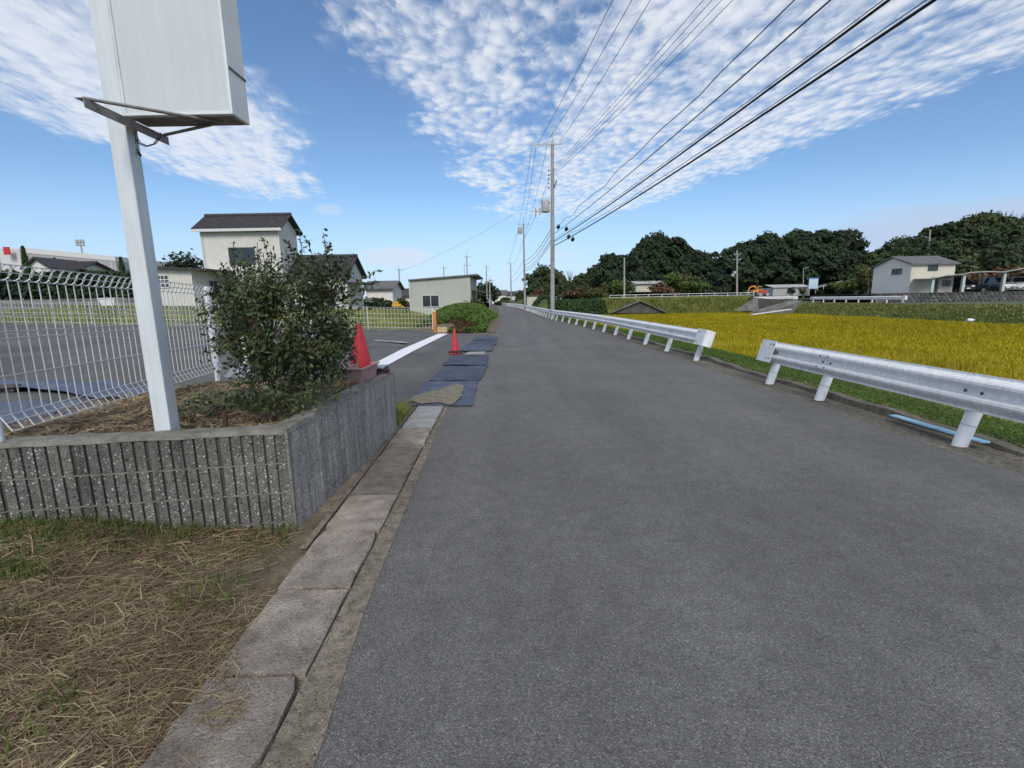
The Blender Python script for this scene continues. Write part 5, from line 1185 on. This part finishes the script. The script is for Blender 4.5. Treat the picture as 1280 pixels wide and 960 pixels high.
for px, yy in ((1185, 346), (1228, 342), (1285, 338)):
    t = roofpt(px, yy, 56.4); mb = MB(); mb.bbox((t.x - .1, t.y - .1, 0), (t.x + .1, t.y + .1, t.z)); mb.build('post', 'green_pillar', o)
# ---- cars: built along +x local (nose at +x)
def car(label, loc, rz, paint, kind='van'):
    o = empty('parked_car', loc, label, 'car', 'cars parked under the carport', rz)
    if kind == 'van': L, Wc, Ht = 3.4, 1.48, 1.72; low = [(-1.7, .25), (1.68, .25), (1.70, .62), (1.60, .88), (.95, 1.02), (-1.66, 1.0), (-1.7, .7)]; cab = [(-1.62, 1.0), (1.05, 1.0), (.45, 1.64), (.2, 1.71), (-1.3, 1.71), (-1.52, 1.60)]
    else: L, Wc, Ht = 4.2, 1.66, 1.45; low = [(-2.1, .25), (2.08, .25), (2.12, .55), (2.0, .74), (.95, .90), (-1.6, .94), (-2.08, .86), (-2.12, .6)]; cab = [(-1.75, .92), (1.0, .90), (.25, 1.40), (-.05, 1.45), (-.85, 1.44), (-1.1, 1.38)]
    hw = Wc / 2
    def loft(poly, w0, w1, name, mat):
        zs = [p[1] for p in poly]; zlo, zhi = min(zs), max(zs); ww = lambda z: w0 + (w1 - w0) * (z - zlo) / (zhi - zlo)
        n = len(poly); mb = MB(); vs = [(x, -ww(z), z) for x, z in poly] + [(x, ww(z), z) for x, z in poly]
        mb.add(vs, [(i, (i + 1) % n, n + (i + 1) % n, n + i) for i in range(n)] + [tuple(reversed(range(n))), tuple(range(n, 2 * n))]); return mb.build(name, mat, o, .05), ww
    loft(low, hw * .97, hw, 'body', paint); cb, ww = loft(cab, hw * .96, hw * .80, 'cabin', paint)
    def inset(poly, f): cx = sum(p[0] for p in poly) / len(poly); cz = sum(p[1] for p in poly) / len(poly); return [(cx + (x - cx) * f, cz + (z - cz) * f) for x, z in poly]
    ins = inset(cab, .84); zs = [p[1] for p in cab]
    for s in (-1, 1):
        mb = MB(); mb.quad(*[(x, s * (ww(z) + .006), z) for x, z in ins]); mb.build('side_window', 'glass', cb)
    for (a, b, nm) in ((cab[1], cab[2], 'windscreen'), (cab[-1], cab[0], 'rear_window')):
        mb = MB(); nx = .012 if nm == 'windscreen' else -.012; pts = []
        for t, sg in ((.1, -1), (.1, 1), (.92, 1), (.92, -1)):
            x = a[0] + (b[0] - a[0]) * t; z = a[1] + (b[1] - a[1]) * t; pts.append((x + nx, sg * ww(z) * .86, z + .01))
        mb.quad(*pts); mb.build(nm, 'glass', cb)
    fx = low[2][0]
    for s in (-1, 1):
        mb = MB(); mb.bbox((fx - .14, s * hw * .62 - .16, .62), (fx - .0, s * hw * .62 + .16, .80)); mb.build('headlight', 'lamp', o, .02)
        mb = MB(); mb.bbox((low[0][0] - .015, s * hw * .82 - .09, .70), (low[0][0] + .1, s * hw * .82 + .09, .95)); mb.build('tail_light', 'tail', o)
        mb = MB(); mb.bbox((.78, s * (hw + .10) - .07, 1.0), (.92, s * (hw + .10) + .07, 1.14)); mb.build('mirror', paint, o, .02)
        for xw in (-L / 2 + .62, L / 2 - .66):
            mb = MB(); mb.tube([(xw, s * (hw - .17), .29), (xw, s * (hw + .01), .29)], .29, 18); wl = mb.build('wheel', 'black', o)
            mb = MB(); mb.tube([(xw, s * (hw + .005), .29), (xw, s * (hw + .022), .29)], .17, 14); mb.build('rim', 'steel', wl)
    mb = MB(); mb.bbox((fx - .03, -.5, .36), (fx + .02, .5, .50)); mb.build('grille', 'black', o)
    mb = MB(); mb.bbox((fx + .0, -.17, .42), (fx + .03, .17, .54)); mb.build('number_plate', 'white_sign', o)
    return o
for px, kind, paint, rz, lab in ((1196, 'van', 'car_black', -100, 'black minivan at the left end of the carport'), (1217, 'sedan', 'car_navy', -25, 'dark navy saloon behind the first carport posts'), (1246, 'van', 'car_silver', -105, 'silver minivan in the middle of the carport'), (1272, 'van', 'car_white', -130, 'white minivan at the right picture edge in the carport')):
    p = D(px, 362, 55.0); car(lab, (p.x, 55.0 + (1.2 if kind == 'sedan' else 0), swz1 - .03), R(rz), paint, kind)
# rust shrubs behind the carport
for i, px in enumerate((1215, 1238, 1258)):
    p = D(px, 350, 62); tree('bush', f'{("left", "middle", "right")[i]} rust brown bush behind the carport roof', (p.x, 62, swz1 - .1), 2.9 + .3 * i, 4, 'leaf_rust', 80 + i, 700, .28, low=.1, lobes=6, cat='bush')

# ------------------------------------------------------------------ works yard: excavator, red machine, board, low hall
YX = 76
def ground_at(px, py, Y): return D(px, py, Y)
p = ground_at(945, 369, YX)
o = empty('excavator', p, 'orange excavator with bent boom in the works yard', 'excavator'); o.scale = (.62,) * 3
for s in (-1, 1): mb = MB(); mb.prism([Vector((-1.1, 0, 0)), Vector((1.1, 0, 0)), Vector((1.3, 0, .3)), Vector((1.1, 0, .6)), Vector((-1.1, 0, .6)), Vector((-1.3, 0, .3))], (0, s * .75 - .2, 0), (0, s * .75 + .2, 0)); mb.build('track', 'black', o)
mb = MB(); mb.bbox((-1.2, -.85, .7), (.9, .85, 1.35)); mb.build('body', 'machine_orange', o, .08)
mb = MB(); mb.bbox((0, -.85, 1.35), (.95, .0, 2.2)); c = mb.build('cab', 'machine_orange', o, .06); mb = MB(); mb.bbox((.1, -.87, 1.5), (.85, -.84, 2.1)); mb.build('window', 'glass', c)
mb = MB(); mb.bar((.6, .3, 1.1), (-.5, .3, 2.35), .24, .3); mb.bar((-.5, .3, 2.35), (-1.6, .3, 2.0), .22, .26); mb.bar((-1.6, .3, 2.0), (-2.0, .3, .9), .18, .22); b_ = mb.build('boom', 'machine_orange', o)
mb = MB(); mb.prism([Vector((-2.1, 0, .9)), Vector((-1.6, 0, .75)), Vector((-1.7, 0, .3)), Vector((-2.2, 0, .45))], (0, 0, 0), (0, .6, 0)); mb.build('bucket', 'steel', b_)
p = ground_at(953.5, 370, YX - 2); o = empty('compact_roller', p, 'small red compactor machine beside the orange excavator', 'machine'); o.scale = (.7,) * 3
mb = MB(); mb.bbox((-.7, -.5, .45), (.7, .5, 1.2)); mb.build('body', 'machine_red', o, .08); [MB().tube([(q, -.5, .35), (q, .5, .35)], .35, 14).build('drum', 'steel', o) for q in (-.75, .75)]; mb = MB(); mb.bar((.2, 0, 1.1), (.6, 0, 1.75), .06); mb.build('handle', 'black', o)
p0, p1 = D(966, 368, 82), D(1012, 366, 82); o = empty('site_hoarding', p0, 'low pale grey sheet hall in the works yard', 'hall'); w_ = p1.x - p0.x
mb = MB(); mb.bbox((0, 0, -.3), (w_, 5, 1.1)); mb.build('wall', 'transformer', o); mb = MB(); mb.prism([Vector((-.2, -.2, 1.1)), Vector((w_ + .2, -.2, 1.1)), Vector((w_ + .2, 2.5, 1.6)), Vector((-.2, 2.5, 1.6))], (0, 0, 0), (0, 0, .08)); mb.build('roof', 'roof_white', o)
p = D(1015.5, 367, 80); o = empty('billboard', p, 'pale blue billboard on two posts before the wood', 'billboard'); hb = D(1015.5, 347.5, 80).z - p.z
mb = MB(); mb.bbox((-.75, -.05, hb - 1.75), (.75, .05, hb)); bb = mb.build('board', 'blue_board', o)
mb = MB(); mb.bbox((-.78, -.08, hb - .12), (.78, -.051, hb + .02)); mb.build('header', pm('board_header', [(.10, .26, .55)], 1, .6), bb)
mb = MB()
for k in range(3): mb.bbox((-.55, -.056, hb - .45 - k * .33), (.45 - k * .15, -.052, hb - .33 - k * .33))
mb.build('print_lines', 'white_sign', bb)
for s in (-.55, .55): mb = MB(); mb.bbox((s - .05, .06, 0), (s + .05, .14, hb - .2)); mb.build('post', 'steel', o)
p = D(990, 369, 79); tree('bush', 'small dark potted bush beside the low grey hall', (p.x, 79, p.z), 1.5, 1.6, 'wood_dark', 71, 400, .14, low=.05, lobes=5, cat='bush')
p = D(1003, 369, 79); tree('bush', 'small leafy bush left of the blue billboard', (p.x, 79, p.z), 1.6, 1.4, 'leaf_olive', 72, 400, .14, low=.05, lobes=5, cat='bush')
pipe_fence('white pipe rail sloping up behind the billboard', D(1022, 361, 92), D(1052, 354.5, 92), 4, .5)
# pale building among the trees
p = D(795, 365, 98); x1_ = D(851, 365, 98).x; o = gable('pale low house half hidden among trees before the wood', p.x, x1_, 98, 104, p.z, D(820, 354.5, 98).z, D(820, 354.5, 98).z + .5, 'x', 'clad_cream', 'roof_white', .4)
mb = MB(); mb.bbox((x1_ - p.x - 4.2, -.5, .0), (x1_ - p.x - .2, -.02, D(840, 352, 98).z - p.z)); mb.build('porch', 'clad_cream', o)
p = D(686, 372, 110); o = gable('small white greenhouse shed beyond the dark field', p.x, D(706, 372, 110).x, 110, 114, .2, 1.9, 2.3, 'x', 'white_sign', 'roof_white', .2, name='shed', cat='shed')

# ------------------------------------------------------------------ left background
def lz(px, py, Y): return D(px, py, Y)
fp = [(D(px, 404, 22.9).x, 22.9) for px in (-60, 45, 115, 180, 243, 310, 385, 460, 541)]
mesh_fence('lot_fence', fp, lambda x, y: float(lotz(x)), 1.12, 'long low white mesh fence along the far side of the parking lot', step=.16, wire=.006, postr=.03, rows=[.15, .36, .58, .80, 1.02, 1.10], rings=False, foot=False)
mb = MB()
for a, b in zip(fp[:-1], fp[1:]): mb.bar((a[0], a[1] + .05, float(lotz(a[0])) - .02), (b[0], b[1] + .05, float(lotz(b[0])) - .02), .16, .16)
struct(mb.build('lot_kerb', 'concrete'))
def lbz(x, y): return lotz(x) + .10 + .55 * sstep(y, 24, 33) * sstep(-x, 4.5, 8) - .5 * sstep(x, -4.5, -2.5)
struct(grid('lawn_bank', np.linspace(-48, -3.6, 46), np.linspace(23.1, 36, 16), lambda x, y: lbz(x, y) - .3 * (y < 23.3), 'bankgrass'))
rng = np.random.default_rng(56); n = 26000; x = rng.uniform(-30, -4, n); y = rng.uniform(23.2, 34, n); v, f = blades(np.stack([x, y, lbz(x, y)], 1), .16, .03, rng, .8)
tag(fast('lawn_grass', v, f, 'bankweed'), 'rough grass behind the parking lot fence', 'grass', kind='stuff')
# hedge + wall on the left far side
n = 22000; x = rng.uniform(-62, -25.5, n); y = rng.uniform(42, 44.5, n); top = D(80, 340, 43).z; zz = 1.4 + (top - 1.4) * rng.random(n) ** .7 * (1 + .06 * bump2(x, y, 1.2, 3))
v, f = leaves(np.stack([x, y, zz], 1), np.tile([[0, -.7, .5]], (n, 1)), .22, .12, rng, .6); tag(fast('hedge', v, f, 'wood_dark'), 'long dark clipped hedge behind the near fence at left', 'hedge')
mb = MB(); mb.bbox((-62, 40.5, .2), (-26, 41, D(60, 374, 40.5).z)); tag(mb.build('garden_wall', 'concrete'), 'low grey wall in front of the dark hedge', 'wall')
n = 5000; x = rng.uniform(-9.5, -4.2, n); y = rng.uniform(34, 38, n); 
# trough
p = D(139, 381, 30); o = empty('water_trough', (p.x, 30, p.z - .05), 'white plastic trough on the grass behind the lot fence', 'trough')
mb = MB(); a = [(-.38, -.25, 0), (.38, -.25, 0), (.38, .25, 0), (-.38, .25, 0)]; b = [(-.52, -.32, .45), (.52, -.32, .45), (.52, .32, .45), (-.52, .32, .45)]; c = [(-.48, -.28, .45), (.48, -.28, .45), (.48, .28, .45), (-.48, .28, .45)]; e = [(-.35, -.22, .05), (.35, -.22, .05), (.35, .22, .05), (-.35, .22, .05)]
mb.add(a + b + c + e, [(3, 2, 1, 0)] + [(k + i, k + (i + 1) % 4, k + 4 + (i + 1) % 4, k + 4 + i) for k in (0, 4, 8) for i in range(4)] + [(12, 13, 14, 15)]); mb.build('basin', 'white_sign', o)
mb = MB(); [mb.bar(b[i], b[(i + 1) % 4], .07, .05) for i in range(4)]; mb.build('rim', 'white_sign', o)
# factory
YK = 120.0; p0, p1 = D(-60, 340, YK), D(147, 340, YK); zt_ = D(60, 312, YK).z; zb_ = 1
o = empty('factory', (p0.x, YK, zb_), 'long grey factory with pale top band at far left', 'factory'); Wf = p1.x - p0.x
zL, zRt = D(30, 309.5, YK).z - zb_, D(147, 320.5, YK).z - zb_
xs_ = D(37, 340, YK).x - p0.x
mb = MB(); mb.prism([Vector((xs_, 0, 0)), Vector((Wf, 0, 0)), Vector((Wf, 0, zRt - 1.1)), Vector((xs_, 0, zL - 1.3))], (0, 0, 0), (0, 30, 0)); mb.build('wall', 'factory', o)
mb = MB(); mb.prism([Vector((xs_, -.1, zL - 1.3)), Vector((Wf, -.1, zRt - 1.1)), Vector((Wf, -.1, zRt)), Vector((xs_, -.1, zL))], (0, 0, 0), (0, 30, 0)); mb.build('top_band', 'factory_top', o)
zl2 = D(10, 318, YK).z - zb_
mb = MB(); mb.bbox((0, -1, 0), (xs_ - 5, 20, zl2)); mb.build('annex', 'factory', o)
mb = MB(); mb.bbox((xs_ - 5, -1.5, 0), (xs_, 20, zL - .4)); mb.build('stair_tower', 'factory_top', o)
for k in range(9):
    xq = xs_ + (Wf - xs_) * (k + .5) / 9; mb = MB(); mb.bbox((xq - .09, -.06, 0), (xq + .09, 0, zRt - 1.2)); mb.build('panel_joint', 'factory_top', o)
p = D(8.5, 313.5, 117); mb = MB(); mb.bbox((-.75, -.1, -.9), (.75, .1, .9)); q = mb.build('red_sign', 'red_sign', None, 0, p); q.name = 'roof_sign'; tag(q, 'plain red square sign on the factory at far left', 'sign')
p = D(138.5, 351.5, 100); o = empty('roadside_board', (p.x, 100, p.z - 3), 'small white board with red marks by the factory', 'sign'); mb = MB(); mb.bbox((-.9, -.05, 2.4), (.9, .05, 3.6)); b_ = mb.build('board', 'white_sign', o)
mb = MB(); mb.bar((-.6, -.07, 2.6), (-.3, -.07, 3.4), .12, .04); mb.bar((-.05, -.07, 2.6), (-.3, -.07, 3.4), .12, .04); mb.bar((.2, -.07, 2.6), (.2, -.07, 3.4), .16, .04); mb.bar((.2, -.07, 3.3), (.6, -.07, 3.3), .16, .04); mb.bar((.2, -.07, 2.7), (.6, -.07, 2.7), .16, .04); mb.build('lettering', 'red_sign', b_)
mb = MB(); mb.tube([(0, .1, 0), (0, .1, 3.4)], .1, 6); mb.build('post', 'steel', o)
# floodlight mast
p = D(103, 318, 135); t = D(102.5, 303, 135); o = empty('floodlight_mast', (p.x, 135, 2), 'floodlight mast rising behind the factory roof', 'floodlight'); mb = MB(); mb.tube([(0, 0, 0), (0, 0, t.z - 2)], [.35, .2], 8); mb.build('mast', 'steel', o)
mb = MB()
for a in range(2):
    for b in range(3): mb.box((-.8 + b * .8, -.2, t.z - 2 - .5 + a * .9), (.65, .4, .7))
mb.build('lamps', 'transformer', o); mb = MB(); mb.bar((-1.2, 0, t.z - 2.9), (1.2, 0, t.z - 2.9), .12); mb.bar((-1.2, 0, t.z - 2), (1.2, 0, t.z - 2), .12); mb.build('frame', 'steel', o)
# tiled house, conifers in front of the factory
p0, p1 = D(48, 345, 70), D(96, 345, 70); ze_ = D(70, 337.5, 70).z; h = gable('low house with dark tiled gable roof before the factory', p0.x, p1.x, 70, 76, 2, ze_, ze_ + 1.1, 'x', 'clad_grey', 'tile', .7, ribs=.4)
p0 = D(55, 336, 71); gable('small tiled lantern roof house behind the dark hedge', p0.x - .5, p0.x + 2.8, 69, 75, 2, ze_ + .3, ze_ + 1.5, 'y', 'clad_grey', 'tile', .5, thick=.25)
def conifer(label, px, ytop, wpx, Yd, seed):
    rng = np.random.default_rng(seed); t = D(px, ytop, Yd); b = Vector((t.x, Yd, 1.2)); hgt = t.z - 1.2; w_ = wpx / F * Yd / 2; o = empty('conifer_tree', b, label, 'tree', 'columnar conifers')
    n = 2200; z = rng.random(n) ** .75; r = w_ * (1 - z) ** .7 * (.75 + .25 * rng.random(n)) * (1 + .12 * np.sin(z * 40)); a = rng.uniform(0, 6.28, n)
    c = np.stack([r * np.cos(a), r * np.sin(a), .3 + z * (hgt - .3)], 1); v, f = leaves(c, np.stack([np.cos(a), np.sin(a), np.full(n, .4)], 1), .20, .09, rng, .5)
    mb = MB(); mb.tube([(0, 0, -.4), (0, 0, hgt * .9)], [.14, .03], 6); mb.build('trunk', 'bark', o); fast('crown', v, f, 'conifer', o)
conifer('tall pointed conifer left of the tiled house', 28, 308, 15, 62, 1); conifer('pointed conifer directly behind the sign post', 150.5, 322, 13, 60, 2); conifer('small conifer tip above the tiled house roof', 68, 322.5, 7, 80, 3)
for i, (px, yt, w_) in enumerate(((2, 327, 26), (16, 331, 18), (128, 342, 26), (108, 345, 20))):
    t = D(px, yt, 55); tree('bush', f'{("leftmost light", "second light", "right hand dark", "small dark")[i]} garden bush above the left hedge', (t.x, 55, 1.4), t.z - 1.4, w_ / F * 55, ('leaf_light', 'leaf_light', 'wood_dark', 'wood_dark')[i], 100 + i, 700, .2, low=.08, lobes=6, cat='bush')
# middle: house roof, hedge, yellow machine behind the lot fence
p0, p1 = D(458, 370, 62), D(491, 370, 62); ze_ = D(470, 360.5, 62).z; gable('grey roofed house between the shrub and the sage shed', p0.x, p1.x, 62, 67, .3, ze_, ze_ + .9, 'x', 'clad_grey', 'roof_grey', .45)
p0, p1 = D(496, 372, 75), D(512, 372, 75); gable('tiny brown house beside the sage shed', p0.x, p1.x, 75, 79, .3, 2.4, 3.4, 'x', 'clad_grey', 'tile', .4)
for i, (px, yt, w_, mt) in enumerate(((455, 372, 22, 'wood_dark'), (468, 368, 24, 'wood_dark'), (482, 369, 22, 'wood_mid'), (505, 370, 16, 'leaf_olive'))):
    t = D(px, yt, 52); tree('bush', f'{("first", "second", "third", "last")[i]} of the hedge bushes left of the sage shed', (t.x, 52, .2), t.z - .2, w_ / F * 52, mt, 120 + i, 700, .2, low=.05, lobes=6, cat='bush')
p = D(496, 384, 45); o = empty('mini_loader', (p.x, 45, p.z - .3), 'yellow mini loader behind the lot fence', 'machine'); o.scale = (.62,) * 3
mb = MB(); mb.bbox((-.6, -.4, .5), (.65, .4, 1.0)); mb.build('body', 'yellow', o, .06); mb = MB(); mb.bbox((-.35, -.35, 1.0), (.3, .35, 1.35)); mb.build('seat_guard', 'yellow', o, .05); mb = MB(); mb.bar((.5, -.2, .8), (1.1, -.2, .45), .12); mb.bar((.5, .2, .8), (1.1, .2, .45), .12); mb.build('arms', 'yellow', o)
for s in (-1, 1):
    for q in (-.4, .4): MB().tube([(q, s * .42, .3), (q, s * .6, .3)], .3, 12).build('wheel', 'black', o)
# orange gate post and beige box at the fence end
p = G(544, 415, .05); o = empty('gate_post', p, 'orange round post at the end of the lot fence', 'post'); mb = MB(); mb.tube([(0, 0, -.1), (0, 0, .93)], .085, 14); mb.build('shaft', 'orange', o); mb = MB(); mb.tube([(0, 0, .93), (0, 0, .96), (0, 0, 1.0)], [.09, .085, .04], 14); mb.build('cap', 'beige', o)
p = G(553, 415.5, .03); mb = MB(); mb.box((0, 0, .14), (.46, .28, .28), R(6)); o = empty('storage_box', p, 'beige box lying beside the orange post', 'box'); mb.build('body', 'beige', o, .015); mb = MB(); mb.box((0, 0, .30), (.50, .32, .04), R(6)); mb.build('lid', 'roof_grey', o, .01)
# ---- overgrown mound by the road
rng = np.random.default_rng(63)
def moundz(x, y): 
    return .02 + 1.05 * np.clip(1 - ((x + 2.9 + .02 * (y - 26)) / 2.0) ** 2, 0, 1) ** .8 * sstep(y, 21.8, 27.5) * sstep(-y, -44, -36)
struct(grid('mound', np.linspace(-5.2, -.75, 24), np.linspace(21.5, 44, 30), moundz, 'soil'))
n = 26000; y = 21.6 + 21 * rng.random(n) ** 1.3; x = rng.uniform(-4.9, -1.15, n); k = (y > 23.9) | (x > -2.85); x, y = x[k], y[k]; n = len(x)
brown = ((x + 2.55) / .95) ** 2 + ((y - 23.0) / 1.5) ** 2 < 1 + .35 * bump2(x, y, 3, 4); z = moundz(x, y) + rng.uniform(0, .22, n) * np.where(brown, .35, 1)
v, f = leaves(np.stack([x, y, z], 1)[~brown], np.tile([[0, -.5, .8]], ((~brown).sum(), 1)), .10, .055, rng, .7); tag(fast('mound_creepers', v, f, 'weed'), 'green creepers covering the mound beside the sage shed', 'creepers', kind='stuff')
v, f = straws(x[brown], y[brown], z[brown], .35, .02, rng, .35); tag(fast('mound_dead_stalks', v, f, 'leaf_rust'), 'brown dead stalks on the front of the roadside mound', 'dead plants', kind='stuff')
struct(strip('sandy_shoulder', list(np.arange(21, 46, 1.5)), lambda y: roadl(y) - .65 - .1 * math.sin(y), lambda y: roadl(y) + .02, -.005, 'sand'))
# shrubs and bits past the shed
for i, (px, yt, w_, Yd, mt) in enumerate(((598, 371, 16, 44, 'leaf_olive'), (606, 372, 12, 52, 'wood_dark'), (597, 383, 16, 41, 'leaf_olive'))):
    t = D(px, yt, Yd); tree('bush', f'{("upper", "far dark", "lower")[i]} roadside bush under the awning of the sage shed', (t.x, Yd, .1), t.z - .1, w_ / F * Yd, mt, 140 + i, 600, .14, low=.05, lobes=6, cat='bush')
# ---- distant village at the end of the road
for i, (px, w_, yt, Yd, wl, rf) in enumerate(((622, 22, 368, 190, 'clad_grey', 'roof_grey'), (641, 16, 369, 210, 'clad_white', 'tile'), (652, 10, 369.5, 160, 'clad_cream', 'roof_grey'), (601, 14, 366, 150, 'clad_grey', 'tile'))):
    p = D(px - w_ / 2, 378, Yd); q = D(px + w_ / 2, 378, Yd); ze_ = D(px, yt, Yd).z; gable(f'{("wide grey", "white walled", "small cream", "dark roofed")[i]} far house at the end of the road', p.x, q.x, Yd, Yd + 8, 0, ze_, ze_ + 1.6, 'x', wl, rf, .5)
for i, (px, yt, w_, Yd, mt) in enumerate(((612, 347, 26, 125, 'wood_dark'), (601, 352, 16, 130, 'wood_dark'), (633, 371, 14, 150, 'wood_dark'), (650, 370, 10, 120, 'wood_mid'), (628, 376, 20, 140, 'wood_mid'))):
    t = D(px, yt, Yd); tree('broadleaf_tree', f'{("big round", "smaller round", "low dark", "slim", "low spreading")[i]} far tree at the end of the road', (t.x, Yd, 0), t.z, w_ / F * Yd, mt, 160 + i, 1100, .45, low=.1, lobes=8)
far_hill = [(-400, 0), (-200, 30), (0, 22), (90, 55), (180, 88), (260, 70), (420, 95), (700, 60), (900, 0)]
mb = MB(); mb.prism([Vector((x, 2400, z)) for x, z in far_hill] , (0, 0, 0), (0, 500, -0)); struct(mb.build('hills', 'hill'))

# ------------------------------------------------------------------ woods
def wood(name, label, px0, px1, ridge, Y0, dY, base, mat, seed, ntrees, tr_h=8.5, per=1500, ls=.42, fill=None):
    """crowns stepping up a hill; ridge: list of (px, py) of the skyline"""
    rng = np.random.default_rng(seed); parts = []
    rx = [r[0] for r in ridge]; ry = [r[1] for r in ridge]
    for k in range(ntrees):
        px = rng.uniform(px0, px1); t = (k % 5) / 4 if k > ntrees * .35 else 1.0
        Yd = Y0 + dY * t + rng.uniform(-2, 2); topy = np.interp(px, rx, ry) + rng.uniform(0, 5) + (1 - t) * rng.uniform(.35, .8) * (base - np.interp(px, rx, ry))
        T = np.array(D(px, topy, Yd)); r = rng.uniform(2.0, 3.6); r = min(r, max(1.4, (T[2]) * .4))
        nl = 5
        for j in range(nl):
            c = T + np.array([rng.normal(0, r * .45), rng.normal(0, r * .4), -r * (.35 if j == 0 else rng.uniform(.6, 1.9))]); rr = r * rng.uniform(.5, .8); m = per // nl
            d = unit(rng.normal(0, 1, (m, 3))); d[:, 2] = np.abs(d[:, 2]) * .9 - .25 * rng.random(m); p = c + d * rr * rng.uniform(.72, 1.05, (m, 1)) * (1 + .2 * np.sin(d[:, :1] * 7 + d[:, 2:] * 5 + k))
            parts.append(leaves(p, d * 1.2 + [0, 0, .35], ls, ls * .6, rng, .55))
    v, f = merge(parts); o = tag(fast(name, v, f, mat), label, 'wood', kind='stuff'); return o
def hill(name, ridge, Y0, dY, drop, base):
    v = []; rows = 8; rx = np.linspace(ridge[0][0], ridge[-1][0], 40)
    for i in range(rows):
        t = i / (rows - 1)
        for px in rx:
            ytop = np.interp(px, [r[0] for r in ridge], [r[1] for r in ridge]) + drop; yy = base + (ytop - base) * t ** .8; p = D(px, max(yy, ytop), Y0 + dY * t + 3); v.append(tuple(p))
    v = np.array(v); idx = np.arange(rows * 40).reshape(rows, 40); f = np.stack([idx[:-1, :-1], idx[:-1, 1:], idx[1:, 1:], idx[1:, :-1]], -1).reshape(-1, 4); struct(fast(name, v, f, 'hill'))
r1 = [(742, 352), (748, 330), (756, 318), (775, 322), (792, 310), (803, 299), (815, 292), (828, 297), (848, 299), (860, 310), (875, 316), (888, 313), (893, 325), (905, 330)]
hill('wooded_hill_a', r1, 112, 34, 14, 378); wood('wood_mass', 'dark rounded wood on the hill behind the far bank', 742, 898, r1, 112, 34, 364, 'wood_dark', 1, 95, per=1500)
r2 = [(893, 326), (905, 314), (920, 306), (935, 302), (950, 298), (960, 292), (975, 296), (990, 294), (1005, 288), (1030, 289), (1052, 287), (1063, 293), (1072, 305), (1080, 322), (1083, 340)]
hill('wooded_hill_b', r2, 100, 28, 14, 376); wood('wood_mass', 'broad dark wood behind the works yard and blue billboard', 893, 1080, r2, 100, 28, 360, 'wood_dark', 2, 100, per=1500)
r3 = [(1080, 330), (1095, 318), (1105, 312), (1120, 305), (1135, 300), (1145, 302), (1160, 291), (1175, 284), (1190, 282), (1205, 276), (1222, 272), (1232, 270), (1245, 272), (1270, 274), (1320, 268), (1400, 258)]
hill('wooded_hill_c', r3, 72, 24, 16, 372); wood('wood_mass', 'mixed green wood on the hill behind the cream house', 1086, 1340, r3, 72, 24, 354, 'wood_mid', 3, 110, per=1700, ls=.34)
r4 = [(660, 352), (668, 344), (680, 334), (690, 335), (702, 341), (715, 346), (728, 343), (745, 338), (752, 345), (762, 352)]
wood('wood_mass', 'small wood right of the main utility pole', 664, 758, r4, 120, 14, 370, 'wood_mid', 4, 34, per=1300)
# pale bare tree tops at far right
# individual lighter trees in front of the woods
sp = [(758, 352, 372, 22, 96, 'leaf_olive', 'olive tree left of the slim pole on the bank'), (732, 356, 372, 24, 98, 'leaf_olive', 'spreading olive tree in front of the small wood'), (775, 346, 371, 26, 94, 'leaf_light', 'light green tree beside the slim pole on the bank'),
      (842, 338, 366, 26, 92, 'leaf_light', 'taller light green tree behind the pale low house'), (826, 352, 368, 26, 90, 'leaf_rust', 'rust tinted tree in front of the pale low house'), (868, 349, 366, 30, 90, 'leaf_light', 'round light green tree right of the pale low house'), (853, 341, 366, 20, 96, 'leaf_olive', 'dark olive tree behind the pale low house'),
      (1085, 333, 362, 20, 66, 'leaf_olive', 'olive bush left of the cream house gable'), (1068, 346, 362, 24, 68, 'leaf_light', 'low light green bush beyond the upper lane'), (805, 348, 366, 36, 102, 'leaf_olive', 'broad flat olive thicket behind the pipe fence'), (672, 360, 384, 16, 92, 'leaf_rust', 'rust brown bush behind the small cream shed'), (690, 356, 376, 20, 104, 'wood_mid', 'dark bush behind the base of the main pole'),
      (1045, 352, 362, 18, 76, 'leaf_light', 'light bush right of the blue billboard'), (714, 362, 374, 22, 90, 'leaf_rust', 'brownish bush beyond the dark crop field'), (745, 360, 374, 26, 88, 'leaf_olive', 'low olive bush beyond the dark crop field')]
for i, (px, yt, yb, w_, Yd, mt, lab) in enumerate(sp):
    t, b = D(px, yt, Yd), D(px, yb, Yd); tree('broadleaf_tree', lab, (b.x, Yd, b.z - .3), t.z - b.z + .3, w_ / F * Yd * 1.15, mt, 200 + i, 1500, .26, low=.06, lobes=9, group='lighter trees before the woods')
for i, (px, yt) in enumerate(((1240, 266), (1258, 263), (1275, 265), (1292, 262), (702, 338), (712, 337))):
    Yd = 98 if px > 1000 else 128; t = D(px, yt, Yd); rng = np.random.default_rng(300 + i); hb = 7.5; o = empty('bare_tree', (t.x, Yd, t.z - hb), f'{("first", "second", "third", "fourth", "left", "right")[i]} leafless grey tree top on the skyline {"at far right" if px > 1000 else "by the main pole"}', 'tree', 'bare tree tops'); mb = MB()
    mb.tube([(0, 0, -.5), (0, 0, hb * .55)], [.16, .08], 6)
    for k in range(34):
        a = rng.uniform(0, 6.28); z0 = hb * rng.uniform(.35, .6); e = Vector((math.cos(a) * rng.uniform(.3, 1.5), math.sin(a) * rng.uniform(.3, 1.5), hb * rng.uniform(.72, 1.0))); mid = Vector((e.x * .4, e.y * .4, (z0 + e.z) / 2)); mb.tube([(0, 0, z0), mid, e], [.045, .03, .015], 4, False)
    mb.build('limbs', 'bark', o)
